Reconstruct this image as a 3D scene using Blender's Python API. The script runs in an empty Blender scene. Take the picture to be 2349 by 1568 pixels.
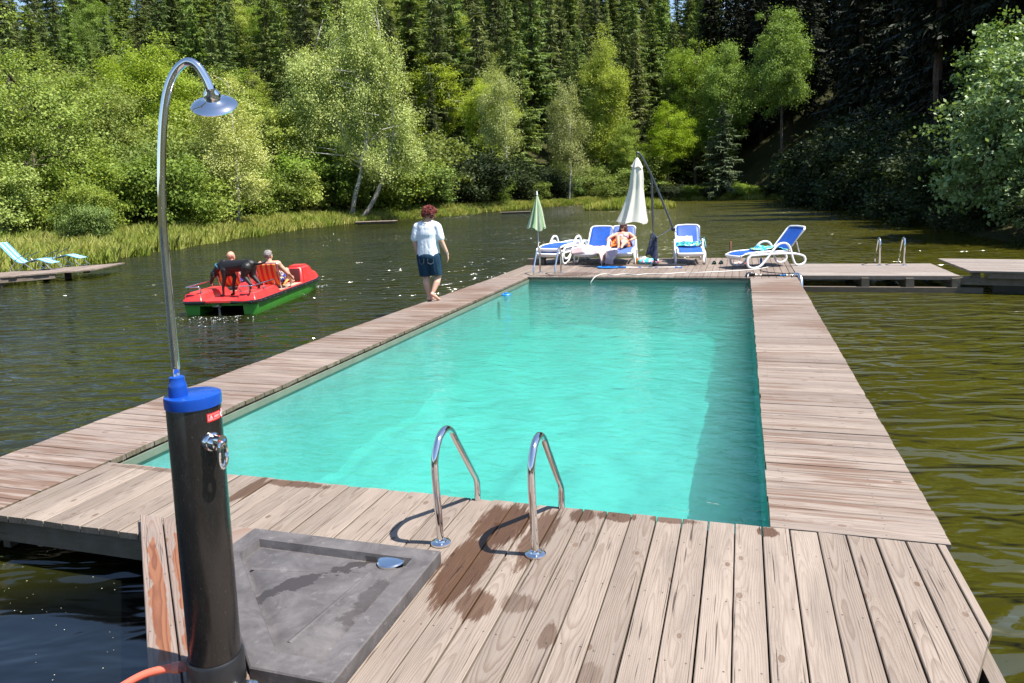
import bpy, bmesh, math, random
import numpy as np
from mathutils import Vector, Matrix, noise as mnoise

SC = bpy.context.scene
COL = SC.collection
R = math.radians
rng = np.random.default_rng(7)

# ---------------------------------------------------------------- camera
CAM_Z = 1.93
cd = bpy.data.cameras.new('camera')
cam = bpy.data.objects.new('camera', cd)
COL.objects.link(cam)
cd.sensor_width = 36.0
cd.lens = 1689.0 / 2349.0 * 36.0
cd.shift_y = -143.0 / 2349.0
cd.clip_end = 3000
def _cam():
    pit, roll, yaw = R(6.86), R(-1.9), R(17.5)
    fw = Vector((0, math.cos(pit), -math.sin(pit)))
    up = Vector((0, math.sin(pit), math.cos(pit)))
    rt = Vector((1, 0, 0))
    c, s = math.cos(roll), math.sin(roll)
    rt2 = rt * c + up * s
    up2 = -rt * s + up * c
    Z = Matrix.Rotation(yaw, 3, 'Z')
    rt2, up2, fw = Z @ rt2, Z @ up2, Z @ fw
    m = Matrix((rt2, up2, -fw)).transposed().to_4x4()
    m.translation = (0, 0, CAM_Z)
    return m
cam.matrix_world = _cam()
SC.camera = cam

# ---------------------------------------------------------------- light
SUN_EL, SUN_AZ = R(61.5), R(-3.0)      # sun stands towards +X
world = bpy.data.worlds.new('World')
SC.world = world
world.use_nodes = True
nt = world.node_tree
nt.nodes.clear()
sky = nt.nodes.new('ShaderNodeTexSky')
sky.sky_type = 'NISHITA'
sky.sun_disc = False
sky.sun_elevation = SUN_EL
sky.sun_rotation = R(93.0)
sky.air_density = 1.0
sky.dust_density = 0.4
sky.ozone_density = 1.6
bg = nt.nodes.new('ShaderNodeBackground')
bg.inputs['Strength'].default_value = 0.095
wo = nt.nodes.new('ShaderNodeOutputWorld')
nt.links.new(sky.outputs[0], bg.inputs[0])
nt.links.new(bg.outputs[0], wo.inputs[0])
sd = bpy.data.lights.new('sun', 'SUN')
sd.energy = 4.9
sd.angle = R(0.53)
sd.color = (1.0, 0.955, 0.88)
sun = bpy.data.objects.new('sun', sd)
COL.objects.link(sun)
sv = Vector((math.cos(SUN_EL) * math.cos(SUN_AZ), math.cos(SUN_EL) * math.sin(SUN_AZ), math.sin(SUN_EL)))
sun.rotation_euler = sv.to_track_quat('Z', 'Y').to_euler()
sun.location = sv * 60

SC.view_settings.view_transform = 'Standard'
SC.view_settings.look = 'None'
SC.view_settings.exposure = 1.15
SC.view_settings.gamma = 1.0
SC.cycles.max_bounces = 8
SC.cycles.diffuse_bounces = 3
SC.cycles.glossy_bounces = 4
SC.cycles.transmission_bounces = 6
SC.cycles.transparent_max_bounces = 12
SC.cycles.caustics_reflective = False
SC.cycles.caustics_refractive = False
SC.cycles.sample_clamp_indirect = 5.0
SC.cycles.volume_bounces = 2
SC.cycles.volume_max_steps = 256
# ---------------------------------------------------------------- helpers
def tag(o, label=None, cat=None, group=None, kind=None):
    if label: o['label'] = label
    if cat: o['category'] = cat
    if group: o['group'] = group
    if kind: o['kind'] = kind
    return o

def empty(name, loc=(0, 0, 0), rz=0.0, label=None, cat=None, group=None):
    o = bpy.data.objects.new(name, None)
    COL.objects.link(o)
    o.location = loc
    o.rotation_euler = (0, 0, rz)
    o.empty_display_size = 0.2
    return tag(o, label, cat, group)

def link(name, me, mat=None, parent=None):
    if mat is not None and len(me.materials) == 0:
        me.materials.append(mat)
    o = bpy.data.objects.new(name, me)
    COL.objects.link(o)
    if parent is not None:
        o.parent = parent
    return o

def copy_tree(o, loc=None, rz=None, scale=None, label=None, group=None):
    kids = [c for c in COL.objects if c.parent is o]
    r = o.copy()
    COL.objects.link(r)
    if loc is not None: r.location = loc
    if rz is not None: r.rotation_euler = (0, 0, rz)
    if scale is not None: r.scale = scale
    if label: r['label'] = label
    if group: r['group'] = group
    def rec(src, dst):
        for c in [k for k in ALLKIDS(src)]:
            d = c.copy()
            COL.objects.link(d)
            d.parent = dst
            rec(c, d)
    rec(o, r)
    return r

def ALLKIDS(o):
    return list(o.children)

def quads_mesh(name, P, smooth=False):
    """P: (N,k,3) array of separate polygons"""
    P = np.asarray(P, dtype=np.float32)
    n, k = P.shape[0], P.shape[1]
    me = bpy.data.meshes.new(name)
    me.vertices.add(n * k)
    me.vertices.foreach_set('co', P.reshape(-1))
    me.loops.add(n * k)
    me.loops.foreach_set('vertex_index', np.arange(n * k, dtype=np.int32))
    me.polygons.add(n)
    me.polygons.foreach_set('loop_start', np.arange(0, n * k, k, dtype=np.int32))
    me.polygons.foreach_set('loop_total', np.full(n, k, dtype=np.int32))
    if smooth:
        me.polygons.foreach_set('use_smooth', np.ones(n, dtype=bool))
    me.update()
    me.validate()
    return me

def frame_for(t, ref=Vector((0, 0, 1))):
    t = t.normalized()
    if abs(t.dot(ref)) > 0.98: ref = Vector((1, 0, 0))
    a = t.cross(ref).normalized()
    b = a.cross(t).normalized()
    return a, b

class MB:
    """mesh builder: collects shapes, links them as ONE mesh object"""
    def __init__(s):
        s.v, s.f, s.sm, s.mi, s.m = [], [], [], [], 0
        s.T = Matrix.Identity(4)
    def add(s, vs, fs, smooth=False):
        b = len(s.v)
        s.v += [tuple(s.T @ Vector(p)) for p in vs]
        for f in fs:
            s.f.append([b + i for i in f]); s.sm.append(smooth); s.mi.append(s.m)
        return s
    def box(s, x0, x1, y0, y1, z0, z1, bev=0.0, rot=None, at=None):
        x0, x1 = min(x0, x1), max(x0, x1); y0, y1 = min(y0, y1), max(y0, y1); z0, z1 = min(z0, z1), max(z0, z1)
        if bev <= 0:
            vs = [(x, y, z) for z in (z0, z1) for y in (y0, y1) for x in (x0, x1)]
            fs = [(0, 2, 3, 1), (4, 5, 7, 6), (0, 1, 5, 4), (2, 6, 7, 3), (0, 4, 6, 2), (1, 3, 7, 5)]
        else:
            bm = bmesh.new()
            bmesh.ops.create_cube(bm, size=1)
            for w in bm.verts:
                w.co = Vector(((x0 + x1) / 2 + w.co.x * (x1 - x0), (y0 + y1) / 2 + w.co.y * (y1 - y0), (z0 + z1) / 2 + w.co.z * (z1 - z0)))
            bmesh.ops.bevel(bm, geom=bm.edges[:], offset=bev, segments=2, affect='EDGES', profile=0.5)
            bm.verts.index_update()
            vs = [tuple(w.co) for w in bm.verts]
            fs = [[w.index for w in f.verts] for f in bm.faces]
            bm.free()
        if rot is not None:
            at = Vector(at if at else (0, 0, 0))
            vs = [tuple(rot @ (Vector(p) - at) + at) for p in vs]
        return s.add(vs, fs, bev > 0)
    def tube(s, pts, r, n=12, caps=True, flat=1.0, closed=False, ref=None):
        pts = [Vector(p) for p in pts]
        N = len(pts)
        rs = r if isinstance(r, (list, tuple)) else [r] * N
        vs, fs = [], []
        a = None
        for i, p in enumerate(pts):
            if closed:
                t = pts[(i + 1) % N] - pts[i - 1]
            else:
                t = pts[min(i + 1, N - 1)] - pts[max(i - 1, 0)]
            if t.length < 1e-9: t = Vector((0, 0, 1))
            t.normalize()
            if ref is not None:
                b = (Vector(ref) - t * t.dot(Vector(ref))).normalized(); a2 = t.cross(b)
            elif a is None:
                a2, b = frame_for(t)
            else:
                a2 = a - t * a.dot(t)
                a2 = a2.normalized() if a2.length > 1e-6 else frame_for(t)[0]
                b = t.cross(a2)
            a = a2
            for k in range(n):
                w = 2 * math.pi * k / n
                vs.append(p + a2 * math.cos(w) * rs[i] + b * math.sin(w) * rs[i] * flat)
        M = N if closed else N - 1
        for i in range(M):
            j = (i + 1) % N
            for k in range(n):
                fs.append((i * n + k, i * n + (k + 1) % n, j * n + (k + 1) % n, j * n + k))
        if caps and not closed:
            fs.append(tuple(range(n - 1, -1, -1)))
            fs.append(tuple((N - 1) * n + k for k in range(n)))
        return s.add(vs, fs, True)
    def lathe(s, prof, n=24, c=(0, 0, 0), axis='z', close=True):
        vs, fs = [], []
        for (r, z) in prof:
            for k in range(n):
                w = 2 * math.pi * k / n
                p = (r * math.cos(w), r * math.sin(w), z)
                if axis == 'x': p = (p[2], p[0], p[1])
                if axis == 'y': p = (p[1], p[2], p[0])
                vs.append((c[0] + p[0], c[1] + p[1], c[2] + p[2]))
        m = len(prof)
        for i in range(m - 1):
            for k in range(n):
                fs.append((i * n + k, i * n + (k + 1) % n, (i + 1) * n + (k + 1) % n, (i + 1) * n + k))
        if close:
            fs.append(tuple(range(n - 1, -1, -1)))
            fs.append(tuple((m - 1) * n + k for k in range(n)))
        return s.add(vs, fs, True)
    def loft(s, rings, closed_ring=True, caps=True, smooth=True):
        n = len(rings[0]); vs = [p for r in rings for p in r]; fs = []
        K = n if closed_ring else n - 1
        for i in range(len(rings) - 1):
            for k in range(K):
                fs.append((i * n + k, i * n + (k + 1) % n, (i + 1) * n + (k + 1) % n, (i + 1) * n + k))
        if caps and closed_ring:
            fs.append(tuple(range(n - 1, -1, -1)))
            fs.append(tuple((len(rings) - 1) * n + k for k in range(n)))
        return s.add(vs, fs, smooth)
    def ball(s, c, r, n=12, m=8):
        rx, ry, rz = r if isinstance(r, (tuple, list)) else (r, r, r)
        rings = []
        for i in range(m + 1):
            th = math.pi * (i / m) * 0.998 + 0.001
            rings.append([(c[0] + rx * math.sin(th) * math.cos(2 * math.pi * k / n), c[1] + ry * math.sin(th) * math.sin(2 * math.pi * k / n), c[2] - rz * math.cos(th)) for k in range(n)])
        return s.loft(rings)
    def prism(s, poly, z0, z1):
        n = len(poly)
        vs = [(p[0], p[1], z0) for p in poly] + [(p[0], p[1], z1) for p in poly]
        fs = [tuple(range(n - 1, -1, -1)), tuple(range(n, 2 * n))]
        for k in range(n):
            fs.append((k, (k + 1) % n, n + (k + 1) % n, n + k))
        return s.add(vs, fs)
    def build(s, name, mats, parent=None, recalc=True, loc=None, rot=None):
        me = bpy.data.meshes.new(name)
        me.from_pydata(s.v, [], s.f)
        mats = mats if isinstance(mats, (list, tuple)) else [mats]
        for m in mats: me.materials.append(m)
        me.polygons.foreach_set('use_smooth', s.sm)
        me.polygons.foreach_set('material_index', s.mi)
        if recalc:
            bm = bmesh.new(); bm.from_mesh(me)
            bmesh.ops.recalc_face_normals(bm, faces=bm.faces[:])
            bm.to_mesh(me); bm.free()
        try:
            me.set_sharp_from_angle(angle=R(38))
        except Exception:
            pass
        me.update()
        o = link(name, me, None, parent)
        if loc is not None: o.location = loc
        if rot is not None: o.rotation_euler = rot
        return o

def smooth_path(pts, n=6, closed=False):
    """Catmull-Rom through points"""
    P = [Vector(p) for p in pts]
    out = []
    N = len(P)
    rngi = range(N) if closed else range(N - 1)
    for i in rngi:
        p0 = P[i - 1] if (closed or i > 0) else P[i] * 2 - P[i + 1]
        p1 = P[i]; p2 = P[(i + 1) % N]
        p3 = P[(i + 2) % N] if (closed or i + 2 < N) else p2 * 2 - p1
        for k in range(n):
            t = k / n
            out.append(0.5 * ((2 * p1) + (p2 - p0) * t + (2 * p0 - 5 * p1 + 4 * p2 - p3) * t * t + (3 * p1 - p0 - 3 * p2 + p3) * t ** 3))
    if not closed: out.append(P[-1])
    return out

# ---------------------------------------------------------------- node helpers
class NT:
    def __init__(s, name):
        s.mat = bpy.data.materials.new(name)
        s.mat.use_nodes = True
        s.t = s.mat.node_tree
        s.t.nodes.clear()
        s.out = s.t.nodes.new('ShaderNodeOutputMaterial')
    def n(s, typ, **kw):
        x = s.t.nodes.new('ShaderNode' + typ)
        for k, v in kw.items(): setattr(x, k, v)
        return x
    def set(s, sock, val):
        if isinstance(val, bpy.types.NodeSocket): s.t.links.new(val, sock)
        elif val is not None:
            try: sock.default_value = val
            except Exception:
                sock.default_value = (*val, 1.0) if hasattr(val, '__len__') else (val, val, val)
    def math(s, op, a, b=None, c=None, clamp=False):
        x = s.n('Math', operation=op, use_clamp=clamp)
        s.set(x.inputs[0], a)
        if b is not None: s.set(x.inputs[1], b)
        if c is not None: s.set(x.inputs[2], c)
        return x.outputs[0]
    def mix(s, f, a, b, mode='MIX'):
        x = s.n('Mix', data_type='RGBA', blend_type=mode)
        s.set(x.inputs['Factor'], f)
        s.set(x.inputs[6], a if isinstance(a, bpy.types.NodeSocket) else (*a[:3], 1))
        s.set(x.inputs[7], b if isinstance(b, bpy.types.NodeSocket) else (*b[:3], 1))
        return x.outputs[2]
    def noise(s, vec=None, scale=5, detail=3, rough=0.5, dist=0.0):
        x = s.n('TexNoise')
        if vec is not None: s.set(x.inputs['Vector'], vec)
        s.set(x.inputs['Scale'], scale); s.set(x.inputs['Detail'], detail)
        s.set(x.inputs['Roughness'], rough); s.set(x.inputs['Distortion'], dist)
        return x.outputs['Fac']
    def ramp(s, f, stops, interp='LINEAR'):
        x = s.n('ValToRGB')
        cr = x.color_ramp; cr.interpolation = interp
        while len(cr.elements) < len(stops): cr.elements.new(0.5)
        for e, (p, c) in zip(cr.elements, stops):
            e.position = p
            e.color = (c, c, c, 1) if not hasattr(c, '__len__') else (*c[:3], 1)
        s.set(x.inputs[0], f)
        return x.outputs[0]
    def maprange(s, v, a, b, c=0.0, d=1.0, smooth=False):
        x = s.n('MapRange')
        if smooth: x.interpolation_type = 'SMOOTHSTEP'
        s.set(x.inputs[0], v); s.set(x.inputs[1], a); s.set(x.inputs[2], b); s.set(x.inputs[3], c); s.set(x.inputs[4], d)
        return x.outputs[0]
    def mapping(s, vec, scale=(1, 1, 1), rot=(0, 0, 0), loc=(0, 0, 0)):
        x = s.n('Mapping')
        s.set(x.inputs['Vector'], vec); x.inputs['Scale'].default_value = scale
        x.inputs['Rotation'].default_value = rot; x.inputs['Location'].default_value = loc
        return x.outputs[0]
    def coord(s, which='Object'):
        return s.n('TexCoord').outputs[which]
    def pos(s):
        return s.n('NewGeometry').outputs['Position']
    def sep(s, v):
        x = s.n('SeparateXYZ'); s.set(x.inputs[0], v); return x.outputs
    def comb(s, a, b, c):
        x = s.n('CombineXYZ'); s.set(x.inputs[0], a); s.set(x.inputs[1], b); s.set(x.inputs[2], c); return x.outputs[0]
    def bump(s, h, strength=0.3, dist=0.01, normal=None):
        x = s.n('Bump'); s.set(x.inputs['Height'], h)
        x.inputs['Strength'].default_value = strength; x.inputs['Distance'].default_value = dist
        if normal is not None: s.set(x.inputs['Normal'], normal)
        return x.outputs[0]
    def pbr(s, col, rough=0.5, metal=0.0, spec=0.5, normal=None, **kw):
        x = s.n('BsdfPrincipled')
        s.set(x.inputs['Base Color'], col if isinstance(col, bpy.types.NodeSocket) else (*col[:3], 1))
        s.set(x.inputs['Roughness'], rough); s.set(x.inputs['Metallic'], metal)
        s.set(x.inputs['Specular IOR Level'], spec)
        if normal is not None: s.set(x.inputs['Normal'], normal)
        for k, v in kw.items(): s.set(x.inputs[k], v)
        return x.outputs[0]
    def done(s, shader, volume=None):
        s.t.links.new(shader, s.out.inputs[0])
        if volume is not None: s.t.links.new(volume, s.out.inputs['Volume'])
        return s.mat
# ---------------------------------------------------------------- materials
def m_wood(name, light, dark, wet=(), wet_uv=(), streak=0.0, streak_col=(0.13, 0.075, 0.05), nails=True, edge_moss=0.0, var=0.35, rings=95.0):
    t = NT(name)
    at = t.n('Attribute', attribute_name='wood')
    u, v, rnd = t.sep(at.outputs['Vector'])
    wn = t.n('TexWhiteNoise', noise_dimensions='1D'); t.set(wn.inputs['W'], rnd)
    r1, r2, r3 = t.sep(wn.outputs['Color'])
    P = t.pos()
    # knots
    kv = t.comb(t.math('MULTIPLY_ADD', u, 2.3, t.math('MULTIPLY', r1, 60)), t.math('MULTIPLY_ADD', v, 4.2, t.math('MULTIPLY', r2, 60)), 0.0)
    vo = t.n('TexVoronoi', voronoi_dimensions='2D'); t.set(vo.inputs['Vector'], kv); vo.inputs['Scale'].default_value = 1.0
    kr = t.sep(vo.outputs['Color'])[0]
    kd = vo.outputs['Distance']
    kon = t.math('GREATER_THAN', kr, 0.42)
    ksz = t.maprange(kr, 0.42, 1.0, 0.025, 0.062)
    kbump = t.math('MULTIPLY', t.math('POWER', 2.718, t.math('MULTIPLY', t.math('POWER', t.math('DIVIDE', kd, t.math('MULTIPLY', ksz, 1.7)), 2.0), -1.0)), kon)
    core = t.math('MULTIPLY', t.maprange(t.math('DIVIDE', kd, ksz), 0.85, 1.0, 1.0, 0.0), kon)
    kring = t.math('MULTIPLY', t.maprange(t.math('ABSOLUTE', t.math('SUBTRACT', t.math('DIVIDE', kd, ksz), 1.0)), 0.0, 0.22, 1.0, 0.0), kon)
    # growth rings of a flat-sawn board
    w1 = t.math('SUBTRACT', t.noise(t.comb(t.math('MULTIPLY', u, 0.75), t.math('MULTIPLY', rnd, 91.7), 0.0), 1.0, 2), 0.5)
    w2 = t.math('SUBTRACT', t.noise(t.comb(t.math('MULTIPLY', u, 0.9), t.math('MULTIPLY', rnd, 41.3), 7.0), 1.0, 1), 0.5)
    dv = t.math('ADD', t.math('SUBTRACT', v, t.math('MULTIPLY', t.math('SUBTRACT', r1, 0.5), 0.10)), t.math('MULTIPLY', w2, 0.06))
    dd = t.math('ADD', t.math('MULTIPLY_ADD', r2, 0.075, 0.012), t.math('MULTIPLY', w1, 0.16))
    rad = t.math('SQRT', t.math('ADD', t.math('POWER', dv, 2.0), t.math('POWER', dd, 2.0)))
    fine = t.math('SUBTRACT', t.noise(t.comb(t.math('MULTIPLY', u, 5.0), t.math('MULTIPLY', v, 26.0), rnd), 1.0, 3), 0.5)
    rad = t.math('ADD', t.math('ADD', rad, t.math('MULTIPLY', fine, 0.008)), t.math('MULTIPLY', kbump, 0.03))
    ring = t.math('FRACT', t.math('MULTIPLY', rad, rings))
    ring = t.maprange(ring, 0.35, 0.92, 0.0, 1.0, True)
    ring = t.math('MULTIPLY', ring, t.maprange(t.math('FRACT', t.math('MULTIPLY', rad, rings)), 0.92, 1.0, 1.0, 0.0))
    ringk = t.math('MULTIPLY', ring, t.maprange(r3, 0.0, 1.0, 0.5, 1.0))
    fib = t.noise(t.comb(t.math('MULTIPLY', u, 5.0), t.math('MULTIPLY', v, 260.0), t.math('MULTIPLY', rnd, 13.0)), 1.0, 3, 0.6)
    blot = t.noise(t.comb(t.math('MULTIPLY', u, 1.4), t.math('MULTIPLY', v, 9.0), t.math('MULTIPLY', rnd, 77.0)), 1.0, 3, 0.6)
    l2 = tuple(c * (1 - var) for c in light)
    base = t.mix(r3, light, (l2[0], l2[1] * 0.99, l2[2] * 1.0))
    base = t.mix(t.maprange(blot, 0.42, 0.72, 0.0, 0.7), base, (light[0] * .58, light[1] * .58, light[2] * .60))
    col = t.mix(t.math('MULTIPLY', ringk, 0.62), base, dark)
    col = t.mix(t.maprange(fib, 0.52, 0.72, 0.0, 0.42), col, tuple(c * 0.7 for c in dark))
    # cracks
    cr = t.noise(t.comb(t.math('MULTIPLY', u, 1.7), t.math('MULTIPLY', v, 75.0), t.math('MULTIPLY', rnd, 31.0)), 1.0, 2, 0.5)
    col = t.mix(t.maprange(cr, 0.66, 0.70, 0.0, 0.9), col, (0.05, 0.035, 0.028))
    col = t.mix(t.math('MULTIPLY', core, 0.75), col, (dark[0] * 0.85, dark[1] * 0.68, dark[2] * 0.5))
    col = t.mix(t.math('MULTIPLY', kring, 0.8), col, (0.09, 0.05, 0.032))
    if nails:
        nu = t.math('ABSOLUTE', t.math('SUBTRACT', t.math('FRACT', t.math('DIVIDE', t.math('ADD', u, t.math('MULTIPLY', r1, 0.03)), 0.52)), 0.5))
        nv = t.math('ABSOLUTE', t.math('SUBTRACT', t.math('ABSOLUTE', v), 0.042))
        nd = t.math('SQRT', t.math('ADD', t.math('POWER', t.math('MULTIPLY', nu, 0.52), 2.0), t.math('POWER', nv, 2.0)))
        col = t.mix(t.maprange(nd, 0.0035, 0.0055, 0.85, 0.0), col, (0.03, 0.025, 0.022))
    rough = 0.62
    if streak > 0:
        sx = t.noise(t.comb(t.math('MULTIPLY', u, 0.9), t.math('MULTIPLY', v, 20.0), t.math('MULTIPLY', rnd, 57.0)), 1.0, 4, 0.62)
        big = t.noise(P, 0.55, 2, 0.5)
        edge = t.math('POWER', t.math('ABSOLUTE', t.math('MULTIPLY', t.math('SUBTRACT', u, 0.5), 2.0)), 1.5) if False else 0.0
        s = t.math('ADD', sx, t.math('MULTIPLY', t.math('SUBTRACT', big, 0.5), 0.9))
        s = t.maprange(s, 0.64 - 0.16 * streak, 0.76 - 0.14 * streak, 0.0, 0.82, True)
        col = t.mix(s, col, streak_col)
    if edge_moss > 0:
        mz = t.sep(t.n('NewGeometry').outputs['Normal'])[2]
        mm = t.math('MULTIPLY', t.maprange(mz, 0.2, 0.6, 1.0, 0.0), t.maprange(t.noise(P, 9.0, 4), 0.35, 0.65, 0.2, 1.0))
        col = t.mix(t.math('MULTIPLY', mm, edge_moss), col, (0.06, 0.062, 0.025))
    if wet:
        X, Y, _z = t.sep(P)
        nz = t.noise(t.comb(t.math('MULTIPLY', v, 34.0), t.math('MULTIPLY', u, 3.2), t.math('MULTIPLY', rnd, 5.0)), 1.0, 6, 0.7)
        tot = None
        for (cx, cy, rx, ry, k) in wet:
            d = t.math('SQRT', t.math('ADD', t.math('POWER', t.math('DIVIDE', t.math('SUBTRACT', X, cx), rx), 2.0), t.math('POWER', t.math('DIVIDE', t.math('SUBTRACT', Y, cy), ry), 2.0)))
            d = t.math('ADD', d, t.math('MULTIPLY', t.math('SUBTRACT', nz, 0.5), 1.9))
            f = t.maprange(d, 0.86, 1.10, k, 0.0, True)
            tot = f if tot is None else t.math('MAXIMUM', tot, f)
        wetc = t.mix(1.0, col, (0.33, 0.20, 0.12), 'MULTIPLY')
        wetc = t.mix(t.math('MULTIPLY', ringk, 0.35), wetc, (0.06, 0.028, 0.013))
        col = t.mix(tot, col, wetc)
        rough = t.maprange(tot, 0.0, 1.0, 0.62, 0.34)
    if wet_uv:
        nz = t.noise(t.comb(t.math('MULTIPLY', v, 16.0), t.math('MULTIPLY', u, 3.0), t.math('MULTIPLY', rnd, 5.0)), 1.0, 5, 0.65)
        wv = t.noise(t.comb(t.math('MULTIPLY', u, 4.5), t.math('MULTIPLY', rnd, 3.0), 0.0), 1.0, 3)
        (u0, u1, hw, k) = wet_uv
        wid = t.math('MULTIPLY', t.maprange(u, u0, u0 + .45, .15, 1.0), t.maprange(wv, .3, .7, hw * .55, hw * 1.25))
        d = t.math('DIVIDE', t.math('ABSOLUTE', t.math('ADD', v, t.math('MULTIPLY', t.math('SUBTRACT', wv, .5), .05))), wid)
        d = t.math('ADD', d, t.math('MULTIPLY', t.math('SUBTRACT', nz, .5), 1.1))
        f = t.math('MULTIPLY', t.maprange(d, .88, 1.08, k, 0.0, True), t.math('MULTIPLY', t.maprange(u, u0, u0 + .02), t.maprange(u, u1, u1 + .05, 1.0, 0.0)))
        wetc = t.mix(ringk, (0.215, 0.088, 0.043), (0.10, 0.032, 0.016))
        col = t.mix(f, col, wetc)
        rough = t.maprange(f, 0.0, 1.0, 0.62, 0.38)
    h = t.math('ADD', t.math('MULTIPLY', ringk, -0.5), t.math('ADD', t.math('MULTIPLY', fib, 0.5), t.math('MULTIPLY', t.maprange(cr, 0.66, 0.70), -2.0)))
    nrm = t.bump(h, 0.35, 0.004)
    return t.done(t.pbr(col, rough, 0, 0.25, nrm))

def m_plain(name, col, rough=0.45, metal=0.0, spec=0.5, nvar=0.12, nscale=6.0, bump=0.0, bscale=80.0, coord='Object', **kw):
    t = NT(name)
    v = t.coord(coord)
    n = t.noise(v, nscale, 4, 0.6)
    c = t.mix(t.maprange(n, 0.3, 0.7), tuple(x * (1 - nvar) for x in col), tuple(min(1, x * (1 + nvar)) for x in col))
    nr = t.bump(t.noise(v, bscale, 3), bump, 0.003) if bump else None
    rv = t.maprange(t.noise(v, nscale * 3, 3), 0.3, 0.7, max(0.02, rough - 0.06), min(1, rough + 0.06))
    return t.done(t.pbr(c, rv, metal, spec, nr, **kw))

def m_leaf(name, col, col2, trans=0.38, rough=0.6, tcol=None, vary=0.5, spec=0.18):
    t = NT(name)
    g = t.n('NewGeometry')
    isl = g.outputs['Random Per Island']
    oi = t.n('ObjectInfo').outputs['Random']
    c = t.mix(isl, col, col2)
    hs = t.n('HueSaturation')
    t.set(hs.inputs['Hue'], t.maprange(oi, 0, 1, 0.485, 0.512))
    t.set(hs.inputs['Saturation'], t.maprange(t.math('FRACT', t.math('MULTIPLY', oi, 7.31)), 0, 1, 0.9, 1.05))
    t.set(hs.inputs['Value'], t.maprange(t.math('FRACT', t.math('MULTIPLY', oi, 13.7)), 0, 1, 1 - vary * 0.45, 1 + vary * 0.45))
    t.set(hs.inputs['Color'], c)
    c = hs.outputs[0]
    p = t.pbr(c, rough, 0, spec)
    tr = t.n('BsdfTranslucent')
    tc = t.mix(1.0, c, tcol or (1.0, 1.0, 0.45), 'MULTIPLY')
    t.set(tr.inputs['Color'], tc)
    mx = t.n('MixShader'); mx.inputs[0].default_value = trans
    t.t.links.new(p, mx.inputs[1]); t.t.links.new(tr.outputs[0], mx.inputs[2])
    return t.done(mx.outputs[0])

def m_bark(name, col, dark, scale=9.0, birch=False):
    t = NT(name)
    v = t.coord('Object')
    if birch:
        n = t.noise(t.mapping(v, (3.0, 3.0, 9.0)), 1.0, 4, 0.65)
        z = t.sep(v)[2]
        f = t.maprange(n, 0.52, 0.62, 0.0, 1.0)
        f2 = t.math('MAXIMUM', f, t.maprange(z, 0.0, 3.2, 0.85, 0.0))
        c = t.mix(f2, col, dark)
    else:
        n = t.noise(t.mapping(v, (scale, scale, scale * 0.25)), 1.0, 5, 0.7)
        c = t.mix(t.maprange(n, 0.35, 0.65), dark, col)
    return t.done(t.pbr(c, 0.85, 0, 0.2, t.bump(n, 0.6, 0.03)))

def m_lake():
    t = NT('lake_water')
    P = t.pos()
    d = R(17.5)
    q = t.mapping(P, (1, 1, 1), (0, 0, -d))
    wn = t.noise(t.mapping(q, (0.62, 1.5, 1)), 2.3, 2, 0.5, 0.5)
    w2 = t.noise(t.mapping(q, (0.9, 1.8, 1), (0, 0, 0.35)), 4.2, 2, 0.5, 0.3)
    w3 = t.noise(t.mapping(q, (0.5, 1.0, 1), (0, 0, -0.2)), 0.35, 2, 0.5)
    # sheltered corner beside the platform stays calm
    x, y, z = t.sep(P)
    calm = t.maprange(t.math('SQRT', t.math('ADD', t.math('POWER', t.math('DIVIDE', t.math('ADD', x, 3.7), 1.6), 2.0), t.math('POWER', t.math('DIVIDE', t.math('SUBTRACT', y, 2.2), 1.15), 2.0))), 0.75, 1.4, 0.05, 1.0, True)
    gust = t.maprange(t.noise(t.mapping(q, (0.035, 0.10, 1)), 1.0, 3, 0.5), 0.35, 0.65, 0.45, 1.15)
    lee = t.maprange(t.math('ADD', x, t.math('MULTIPLY', y, 0.1)), 0.0, 2.5, 1.0, 0.42, True)
    amp = t.math('MULTIPLY', t.math('MULTIPLY', calm, gust), lee)
    h = t.math('ADD', t.math('ADD', t.math('MULTIPLY', wn, 0.54), t.math('MULTIPLY', w2, 0.05)), t.math('MULTIPLY', w3, 0.4))
    h = t.math('MULTIPLY', h, amp)
    nr = t.bump(h, 1.0, 1.0)
    murk = t.noise(P, 0.25, 3)
    deep = t.mix(t.maprange(murk, 0.3, 0.7), (0.012, 0.014, 0.0025), (0.020, 0.021, 0.003))
    shal = t.mix(t.maprange(murk, 0.3, 0.7), (0.038, 0.037, 0.003), (0.054, 0.051, 0.004))
    deep = t.mix(t.maprange(t.math('ADD', x, t.math('MULTIPLY', y, -.9)), -7.6, -6.2, 0.0, 1.0, True), deep, (0.0012, 0.0018, 0.002))
    side = t.math('ADD', x, t.math('MULTIPLY', y, 0.22))
    col = t.mix(t.maprange(side, -3.0, 4.5, 0.0, 1.0, True), deep, shal)
    df = t.n('BsdfDiffuse'); t.set(df.inputs['Color'], col)
    gl = t.n('BsdfGlossy'); gl.inputs['Roughness'].default_value = 0.09
    t.set(gl.inputs['Normal'], nr)
    fr = t.n('Fresnel'); fr.inputs['IOR'].default_value = 1.9; t.set(fr.inputs['Normal'], nr)
    mx = t.n('MixShader')
    t.t.links.new(fr.outputs[0], mx.inputs[0]); t.t.links.new(df.outputs[0], mx.inputs[1]); t.t.links.new(gl.outputs[0], mx.inputs[2])
    return t.done(mx.outputs[0])

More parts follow.
